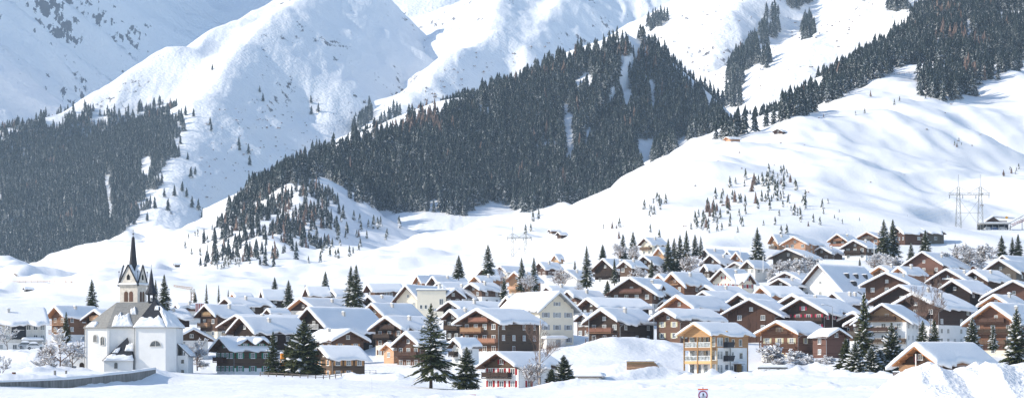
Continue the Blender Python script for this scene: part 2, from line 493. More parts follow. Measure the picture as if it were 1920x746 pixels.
WOOD = {
 'dark': wood_mat('dark_timber', (0.018, 0.012, 0.010), (0.075, 0.045, 0.032)),
 'brown': wood_mat('brown_timber', (0.042, 0.025, 0.018), (0.150, 0.084, 0.054)),
 'red': wood_mat('reddish_timber', (0.055, 0.028, 0.020), (0.185, 0.092, 0.058)),
 'orange': wood_mat('honey_timber', (0.12, 0.052, 0.026), (0.38, 0.17, 0.085)),
 'tan': wood_mat('pale_timber', (0.35, 0.18, 0.08), (0.68, 0.38, 0.19)),
 'grey': wood_mat('weathered_boards', (0.08, 0.07, 0.06), (0.24, 0.20, 0.16), 0.3, True),
 'barn': wood_mat('barn_boards', (0.035, 0.018, 0.012), (0.17, 0.075, 0.045), 0.3, True),
 'yellow': wood_mat('varnished_larch', (0.60, 0.30, 0.09), (0.85, 0.46, 0.16), 0.35),
}
M_WHITE = plain_mat('white_render', (0.80, 0.79, 0.77), 0.05, 0.5)
M_CREAM = plain_mat('cream_render', (0.78, 0.71, 0.58), 0.05, 0.5)
M_OLDWHITE = plain_mat('old_white_render', (0.66, 0.64, 0.60), 0.12, 0.8, streak=True)
M_FRAME = plain_mat('white_window_frame', (0.78, 0.78, 0.76), 0.04)
M_CONC = plain_mat('stained_concrete', (0.20, 0.195, 0.185), 0.45, 1.6, streak=True)
M_TRIM = plain_mat('dark_fascia_board', (0.10, 0.05, 0.03), 0.3, 2.0)
M_TRIMO = plain_mat('honey_fascia_board', (0.42, 0.19, 0.08), 0.2, 2.0)
M_DARK = plain_mat('dark_opening', (0.02, 0.018, 0.018), 0.3)
M_METAL = plain_mat('grey_metal', (0.30, 0.31, 0.32), 0.1, 1.0, 0.5, 0.5, 0.4)
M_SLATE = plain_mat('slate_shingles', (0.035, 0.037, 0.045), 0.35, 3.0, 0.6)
M_SLATEG = plain_mat('sunlit_shingles', (0.30, 0.29, 0.27), 0.2, 2.5, 0.75)  # pale copy of the slate, sunlight put into the colour
M_STONE = plain_mat('pale_stone', (0.68, 0.63, 0.56), 0.2, 1.4)
M_AWNING = plain_mat('chimney_render', (0.55, 0.52, 0.48), 0.15)
def glass_mat(name, c, rough=0.12):
    m, nt, b = new_mat(name)
    v = mapping(nt, 'Object', (1, 1, 1))
    nt.links.new(ramp(nt, noise(nt, v, 1.7, 2), [(0.35, tuple(x * 0.4 for x in c)), (0.65, tuple(min(1, x * 1.9) for x in c))]), b.inputs['Base Color'])
    b.inputs['Roughness'].default_value = rough; b.inputs['Specular IOR Level'].default_value = 0.7
    return m
M_GLASS = glass_mat('window_glass', (0.06, 0.075, 0.095))
M_CURTAIN = glass_mat('curtained_glass', (0.22, 0.24, 0.25), 0.3)
SHUT = {'red': plain_mat('red_shutter', (0.33, 0.025, 0.03), 0.15), 'green': plain_mat('green_shutter', (0.05, 0.20, 0.13), 0.15),
        'brown': plain_mat('brown_shutter', (0.13, 0.06, 0.035), 0.2), 'ochre': plain_mat('ochre_shutter', (0.55, 0.30, 0.13), 0.15),
        'cream': plain_mat('cream_shutter', (0.62, 0.58, 0.40), 0.1), 'grey': plain_mat('grey_shutter', (0.36, 0.38, 0.42), 0.1),
        'pink': plain_mat('pink_shutter', (0.50, 0.05, 0.10), 0.15)}

# ------------------------------------------------------------------ parts of buildings
_win = {}
def window_mesh(w, h, nx=2):
    k = ('w', round(w, 1), round(h, 1), nx)
    if k not in _win:
        w, h = k[1], k[2]
        f = MB(); t = 0.09
        f.box(-w/2, w/2, -0.07, 0.02, h - t, h); f.box(-w/2, w/2, -0.07, 0.02, 0, t)
        f.box(-w/2, -w/2 + t, -0.068, 0.018, t, h - t); f.box(w/2 - t, w/2, -0.068, 0.018, t, h - t)
        for i in range(1, nx):
            x = -w/2 + w * i / nx
            f.box(x - 0.045, x + 0.045, -0.062, 0.016, t, h - t)
        f.box(-w/2 - 0.08, w/2 + 0.08, -0.14, -0.071, -0.07, 0.02)
        p = MB(); p.box(-w/2 + t, w/2 - t, -0.012, 0.03, t, h - t)
        _win[k] = (f.mesh('window', M_FRAME), p.mesh('pane', M_GLASS), p.mesh('pane', M_CURTAIN))
    return _win[k]
def shutter_mesh(h, key):
    k = ('s', round(h, 1), key)
    if k not in _win:
        m = MB(); h = k[1]; m.box(-0.22, 0.22, -0.06, 0.0, 0.0, h)
        for i in range(1, 5): m.box(-0.18, 0.18, -0.075, -0.0605, h * i / 5 - 0.03, h * i / 5 + 0.03)
        _win[k] = m.mesh('shutter', SHUT[key])
    return _win[k]
def window(parent, x, y, z, side, w=1.1, h=1.2, shut=None, nx=2):
    """side: 'f' gable front (-y), 'r' right (+x), 'l' left (-x)"""
    rz = {'f': 0, 'r': R(90), 'l': R(-90)}[side]
    f, p, p2 = window_mesh(w, h, nx)
    o = obj('window', f, parent, (x, y, z), (0, 0, rz))
    obj('pane', p if rng.random() < 0.62 else p2, o)
    if shut:
        for s in (-1, 1): obj('shutter', shutter_mesh(h, shut), o, (s * (w/2 + 0.27), 0, 0))
    return o

def snow_blanket(name, parent, W2, Y0, Y1, zr, slope, T, seed, melt=0.3, half=None, ragged=0.15, hip=0.0):
    """thick settled snow over a gable roof: half width W2, ridge along y at height zr. melt: eaves cut back unevenly"""
    nu, nv = 26, max(14, int((Y1 - Y0) * 1.3))
    u = np.linspace(-1, 1, nu + 1); u = np.sign(u) * (1 - (1 - np.abs(u)) ** 1.35)
    if half == 'r': u = np.linspace(0, 1, nu + 1)
    vv = 0.5 - 0.5 * np.cos(np.linspace(0, np.pi, nv + 1)); vv = 0.6 * vv + 0.4 * np.linspace(0, 1, nv + 1)
    U, Vv = np.meshgrid(u, vv, indexing='ij')
    Yb = Y0 + (Y1 - Y0) * Vv
    cut = 1 + (0.10 + ragged * fbm(Yb / 1.6 + seed * 3.7, np.sign(U) * 5 + seed, seed, 3)) / 1.0 * np.abs(U) ** 3 - melt * np.maximum(0, fbm(Yb / 2.6 + seed, np.sign(U) * 3.0, seed + 5, 2)) * np.abs(U) ** 2
    X = U * (W2 + 0.12) * cut
    endc = ragged * 0.8 * fbm(X / 1.5 + seed, Vv * 0 + seed, seed + 3, 3)
    Yt = Yb + np.where(Vv < 0.02, -0.10 + endc, 0) + np.where(Vv > 0.98, 0.10 + endc, 0)
    eu = (1 - np.abs(U)) * W2; ev = np.minimum(Vv, 1 - Vv) * (Y1 - Y0)
    e = np.minimum(eu, ev)
    prof = np.sqrt(np.clip(1 - (1 - np.clip(e / 0.40, 0, 1)) ** 2, 0, 1)) * 0.42 + 0.58
    thick = T * prof * (1 + 0.16 * fbm(X / 3.0 + seed * 2, Yt / 3.5, seed + 7, 3))
    zroof = zr - slope * np.abs(X)
    rr = np.sqrt(X * X + 0.06) - 0.245
    ztop = zr + thick - slope * rr - 0.12 * np.abs(U) ** 4
    zbot = zroof + 0.012
    top = np.stack([X, Yt, ztop], -1).reshape(-1, 3); bot = np.stack([X * 0.995, Yt, zbot], -1).reshape(-1, 3)
    V_ = np.concatenate([top, bot]); nn = len(top)
    a = grid_faces(nu + 1, nv + 1)
    fb = a[:, ::-1] + nn
    per = [(i, 0) for i in range(nu)] + [(nu, j) for j in range(nv)] + [(i, nv) for i in range(nu, 0, -1)] + [(0, j) for j in range(nv, 0, -1)]
    idx = np.array([i * (nv + 1) + j for i, j in per]); nx_ = np.roll(idx, -1)
    side = np.stack([nx_, idx, idx + nn, nx_ + nn], 1)[:, ::-1]
    me = np_mesh(name, V_, np.concatenate([a, fb, side[:, ::-1]]), M_SNOW_ROOF, True)
    return obj(name, me, parent)

def snow_slab(name, parent, x0, x1, y0, y1, z, T, seed=0):
    """rounded pillow of snow on a flat top"""
    nx_, ny_ = 12, 12
    u = 0.5 - 0.5 * np.cos(np.linspace(0, np.pi, nx_ + 1)); U, Vv = np.meshgrid(u, u, indexing='ij')
    X = x0 + (x1 - x0) * U; Y = y0 + (y1 - y0) * Vv
    e = np.minimum(np.minimum(U, 1 - U) * abs(x1 - x0), np.minimum(Vv, 1 - Vv) * abs(y1 - y0))
    r = min(0.8, 0.5 * min(abs(x1 - x0), abs(y1 - y0)))
    zt = z + T * (0.3 + 0.7 * np.sqrt(np.clip(1 - (1 - np.clip(e / r, 0, 1)) ** 2, 0, 1))) * (1 + 0.15 * fbm(X / 2 + seed, Y / 2, seed, 2))
    top = np.stack([X, Y, zt], -1).reshape(-1, 3); bot = top.copy(); bot[:, 2] = z + 0.005
    nn = len(top); a = grid_faces(nx_ + 1, ny_ + 1)
    per = [(i, 0) for i in range(nx_)] + [(nx_, j) for j in range(ny_)] + [(i, ny_) for i in range(nx_, 0, -1)] + [(0, j) for j in range(ny_, 0, -1)]
    idx = np.array([i * (ny_ + 1) + j for i, j in per]); nxt = np.roll(idx, -1)
    return obj(name, np_mesh(name, np.concatenate([top, bot]), np.concatenate([a, a[:, ::-1] + nn, np.stack([nxt, idx, idx + nn, nxt + nn], 1)]), M_SNOW_ROOF, True), parent)

def chimney(parent, x, y, z, h=1.3, w=0.7, mat=None):
    m = MB(); m.box(x - w/2, x + w/2, y - w/2, y + w/2, z - 1.5, z + h); m.box(x - w/2 - 0.08, x + w/2 + 0.08, y - w/2 - 0.08, y + w/2 + 0.08, z + h + 0.002, z + h + 0.12)
    c = m.build('chimney', mat or M_AWNING, parent)
    snow_slab('chimney_snow', c, x - w/2 - 0.1, x + w/2 + 0.1, y - w/2 - 0.1, y + w/2 + 0.1, z + h + 0.125, 0.35)
    return c

def balcony(parent, x0, x1, y, z, depth, mat, side='f', rail='boards'):
    """hangs on the front wall (y is the wall's plane) or on the right wall (x0..x1 along y, y is the wall's x)"""
    m = MB(); r = MB()
    def B(mb, a0, a1, d0, d1, z0, z1):
        if side == 'f': mb.box(a0, a1, y - d1, y - d0, z0, z1)
        else: mb.box(y + d0, y + d1, a0, a1, z0, z1)
    B(m, x0, x1, -0.02, depth, z - 0.16, z)
    n = max(2, int((x1 - x0) / 1.8))
    for i in range(n + 1):
        xx = x0 + 0.06 + (x1 - x0 - 0.12) * i / n
        B(r, xx - 0.06, xx + 0.06, depth - 0.118, depth - 0.002, z + 0.002, z + 1.08)
    B(r, x0 - 0.03, x1 + 0.03, depth - 0.13, depth + 0.03, z + 1.082, z + 1.16)
    if rail == 'boards':
        B(r, x0, x1, depth - 0.075, depth - 0.045, z + 0.12, z + 1.0)
        B(r, x0, x0 + 0.03, 0.0, depth - 0.13, z + 0.12, z + 1.0); B(r, x1 - 0.03, x1, 0.0, depth - 0.13, z + 0.12, z + 1.0)
    else:
        k = int((x1 - x0) / 0.28)
        for i in range(k):
            xx = x0 + 0.15 + (x1 - x0 - 0.3) * i / max(1, k - 1)
            B(r, xx - 0.05, xx + 0.05, depth - 0.075, depth - 0.045, z + 0.05, z + 1.04)
    b = m.build('balcony', mat, parent); r.build('railing', mat, b)
    return b

FITS = []
def house_frame(x0, x2, x3, pya, pye, D, yaw, over=0.9):
    """solve width, length, rise from the picture positions of eaves, ridge ends; yaw>0: gable turned to the left"""
    s = F / D; c, sn = math.cos(R(abs(yaw))), math.sin(R(abs(yaw)))
    Wr = (x2 - x0) / s / c
    xa = (x0 + x2) / 2
    Lr = abs(x3 - xa) / s / max(0.2, sn)
    Lr = min(max(Lr, 0.6 * Wr), 2.6 * Wr)
    rise = (pye - pya) / s
    rise = min(max(rise, 0.30 * Wr / 2), 1.2 * Wr / 2)
    return Wr, Lr, rise, P(xa, pya, D)

def chalet(x0, x2, x3, pya, pye, D, yaw, H, wood='brown', label='', base='white', split=0.33, bal=1, shut=None, wins=None,
           chim=1, wr=2, side_w=None, balmat=None, name='chalet', cat='chalet', group='snow-covered houses of the village',
           T=None, over=None, trim=None, melt=0.3, detail=None, gw=None, rail='boards', dormer=0, door=0, ragged=0.15, gtop=None):
    Wr, Lr, rise, apex = house_frame(x0, x2, x3, pya, pye, D, yaw)
    detail = (D < 620) if detail is None else detail
    ov = over if over is not None else min(1.3, 0.09 * Wr)
    of = min(1.7, 0.12 * Lr + 0.3)
    W, L = Wr - 2 * ov, Lr - of - 0.7
    T = T if T is not None else rng.uniform(0.55, 0.85)
    slope = rise / (Wr / 2)
    yw = R(-yaw)
    seed = int(abs(x0 * 7 + pya * 3)) % 997
    if melt == 0.3 and seed % 4 == 0: melt, ragged = 0.7, 0.3
    # local frame: wall front at y=0, ridge along +y, base at z=0
    zr = H + rise * (W / Wr)              # wall ridge
    roof_t = 0.22
    ztop = H + rise * W / Wr + roof_t
    base_z = apex.z - (ztop + T * 1.05)
    a = Vector((0, -of, 0)); a.rotate(Matrix.Rotation(yw, 3, 'Z'))
    loc = (apex.x - a.x, apex.y - a.y, base_z)
    root = empty(name, loc, yw, label, cat, group)
    c = Vector((0, L / 2, 0)); c.rotate(Matrix.Rotation(yw, 3, 'Z'))
    FITS.append((loc[0] + c.x, loc[1] + c.y, base_z + 0.25))
    f = Vector((0, -1.5, 0)); f.rotate(Matrix.Rotation(yw, 3, 'Z')); FITS.append((loc[0] + f.x, loc[1] + f.y, base_z + 0.15))
    wm = WOOD.get(wood) or {'white': M_WHITE, 'cream': M_CREAM, 'old': M_OLDWHITE}[wood]
    bm_ = {'white': M_WHITE, 'cream': M_CREAM, 'old': M_OLDWHITE, 'stone': M_STONE}.get(base) or WOOD.get(base) or wm
    zb = H * split if base else 0
    hw = W / 2
    if base:
        m = MB(); m.box(-hw + 0.05, hw - 0.05, 0.05, L - 0.05, -5, zb - 0.002); m.build('lower_wall', bm_, root)
    m = MB(); b0 = zb if base else -5
    m.prism([(-hw, b0), (hw, b0), (hw, H), (0, zr), (-hw, H)], 0, L)
    wall = m.build('wall', wm, root)
    # roof: two boards planes with a fascia, snow on top
    e = Wr / 2; ze = zr - slope * e
    m = MB()
    m.prism([(-e, ze), (0, zr), (0, zr + roof_t), (-e, ze + roof_t)], -of, L + 0.7)
    m.prism([(e, ze + roof_t), (0, zr + roof_t), (0, zr), (e, ze)], -of, L + 0.7)
    tm = trim or (M_TRIMO if wood in ('orange', 'yellow', 'tan') else M_TRIM)
    if detail:        # purlins carry the overhang
        for q in (-0.72, -0.36, 0.0, 0.36, 0.72):
            x = q * e * 0.98; z = zr - slope * abs(x)
            m.box(x - 0.1, x + 0.1, -of + 0.12, 0.0, z - 0.26, z - 0.02)
    roof = m.build('roof', tm, root)
    snow_blanket('roof_snow', roof, e, -of, L + 0.7, zr + roof_t, slope, T, seed, melt, ragged=ragged)
    # windows of the gable
    ws = 1.0 if H > 3.2 else 0.8
    fl = 2.7
    nst = max(1, int(round(H / fl)))
    fh = H / nst
    gwn = gw if gw is not None else max(2, int(W / (2.6 if detail else 3.3)))
    far = D > 780
    ww, wh = (1.1, 1.25) if not far else (1.3, 1.3)
    for k in range(nst):
        z = k * fh + fh * 0.34
        mm = 0.05 if (base and k * fh + 0.5 < zb) else 0
        for i in range(gwn):
            if far and rng.random() < 0.25: continue
            x = -hw + W * (i + 0.5) / gwn
            if door and k == 0 and i == gwn // 2:
                d = MB(); d.box(x - 0.5, x + 0.5, -0.05 + mm, 0.02 + mm, 0.05, 2.1); d.build('door', WOOD['dark'], root); continue
            sh = shut if (shut and detail) else None
            window(root, x, mm, z, 'f', min(ww, W / gwn * 0.6), wh if z + wh < H + 0.3 else 0.9, sh)
    if rise > 1.5:
        window(root, -0.0 if bal < 3 else 0.8, 0, H + 0.25 * (zr - H) - (0.35 if rise < 2.2 else 0.1), 'f', 0.9, 0.9, shut if (shut and rise > 2.6 and detail) else None)
    # windows of the long side we can see
    side = 'r' if yaw >= 0 else 'l'; sx = hw if yaw >= 0 else -hw
    sw = side_w if side_w is not None else max(1, int(L / 3.6))
    if D > 900: sw = min(sw, 2)
    for k in range(nst):
        z = k * fh + fh * 0.34
        mm = 0.05 if (base and k * fh + 0.5 < zb) else 0
        for i in range(sw):
            if rng.random() < 0.22: continue
            y = L * (i + 0.5) / sw
            window(root, sx - (mm if yaw >= 0 else -mm), y, z, side, ww, wh if z + wh < H - 0.15 else 0.9, shut if detail else None)
    bmt = balmat or (wm if wood in WOOD else WOOD['brown'])
    lighter = rng.random() < 0.45 and balmat is None
    if lighter: bmt = rng.choice([WOOD['orange'], WOOD['grey'], WOOD['red'], WOOD['dark']])
    spots_ = []
    if bal >= 2 and W > 6.5 and rise > 1.6: spots_.append((-W * 0.27, W * 0.27, H + 0.05, 1.0))
    zb_ = H - fh + 0.2
    while zb_ > 1.0 and len(spots_) < bal: spots_.append((-hw + 0.1, hw * rng.choice([0.2, 0.6, 0.98, 0.98]), zb_, 1.2)); zb_ -= fh
    for a0, a1, z, dp in spots_: balcony(root, a0, a1, 0, z, dp, bmt, rail=rail)
    if gtop:
        m = MB(); m.prism([(-hw + .02, H - .25), (hw - .02, H - .25), (hw - .02, H - .01), (0, zr - .02), (-hw + .02, H - .01)], -0.06, -0.003); m.build('gable_boards', WOOD[gtop], root)
    if chim:
        for k in range(chim):
            y = L * (0.35 + 0.3 * k + 0.1 * rng.random()); x = (0.25 if yaw >= 0 else -0.25) * W
            chimney(roof, x, y, zr - slope * abs(x) + T, 0.9 + 0.4 * rng.random(), 0.65)
    if detail:
        m = MB(); zx = ze + 0.1
        xg = (e - 0.02) * (1 if yaw >= 0 else -1)
        m.cyl((xg, -of + 0.1, zx), (xg, L + 0.6, zx), 0.07, n=5)
        m.cyl((xg, 0.1, zx), (sx * 1.01, 0.05, zx - 0.6), 0.05, n=5); m.cyl((sx * 1.01, 0.05, zx - 0.6), (sx * 1.01, 0.05, 0.0), 0.05, n=5)
        m.build('gutter', M_METAL, roof)
    for k in range(dormer):
        y = L * (0.3 + 0.42 * k); w2 = 1.5; xd = e * 0.9
        zb_ = zr - slope * xd
        m = MB(); xs = 1 if yaw >= 0 else -1
        hz = H + 1.5
        m.prismx([(y - w2, H - 0.3), (y + w2, H - 0.3), (y + w2, hz - 0.4), (y, hz + 0.5), (y - w2, hz - 0.4)] if xs > 0 else [(y - w2, H - 0.3), (y + w2, H - 0.3), (y + w2, hz - 0.4), (y, hz + 0.5), (y - w2, hz - 0.4)], min(0, xs * (hw + 0.02)), max(0, xs * (hw + 0.02)))
        d = m.build('dormer', wm, roof)
        m = MB(); x1 = xs * (hw + 0.75)
        for s in (-1, 1):
            m.prismx([(y, hz + 0.62), (y, hz + 0.78), (y + s * (w2 + 0.5), hz - 0.45), (y + s * (w2 + 0.5), hz - 0.61)][::s], min(0, x1), max(0, x1))
        m.build('dormer_roof', tm, d)
        # snow on the dormer
        n = 8; ys = np.linspace(-1, 1, 2*n+1); xsn = np.linspace(0, 1, 9)
        A, B_ = np.meshgrid(xsn, ys, indexing='ij')
        Yd = y + B_ * (w2 + 0.55); Xd = x1 * A * 1.03
        bot = hz + 0.785 - np.abs(B_) * 1.23
        edge = np.minimum((1 - np.abs(B_)) * 2, (1 - A) * 3); tt = 0.45 * np.sqrt(np.clip(edge, 0.12, 1))
        V_ = np.concatenate([np.stack([Xd, Yd, bot + tt], -1).reshape(-1, 3), np.stack([Xd, Yd, bot], -1).reshape(-1, 3)])
        g = grid_faces(9, 2*n+1); nn = 9 * (2*n+1)
        per = [(i, 0) for i in range(8)] + [(8, j) for j in range(2*n)] + [(i, 2*n) for i in range(8, 0, -1)] + [(0, j) for j in range(2*n, 0, -1)]
        idx = np.array([i * (2*n+1) + j for i, j in per]); nxt = np.roll(idx, -1)
        obj('dormer_snow', np_mesh('dormer_snow', V_, np.concatenate([g, g[:, ::-1] + nn, np.stack([nxt, idx, idx + nn, nxt + nn], 1)]), M_SNOW_ROOF, True), d)
        o = window(root, xs * (hw + 0.02), y, H + 0.25, side, 1.1, 1.1, shut if detail else None)
    return root, W, L, H, zr
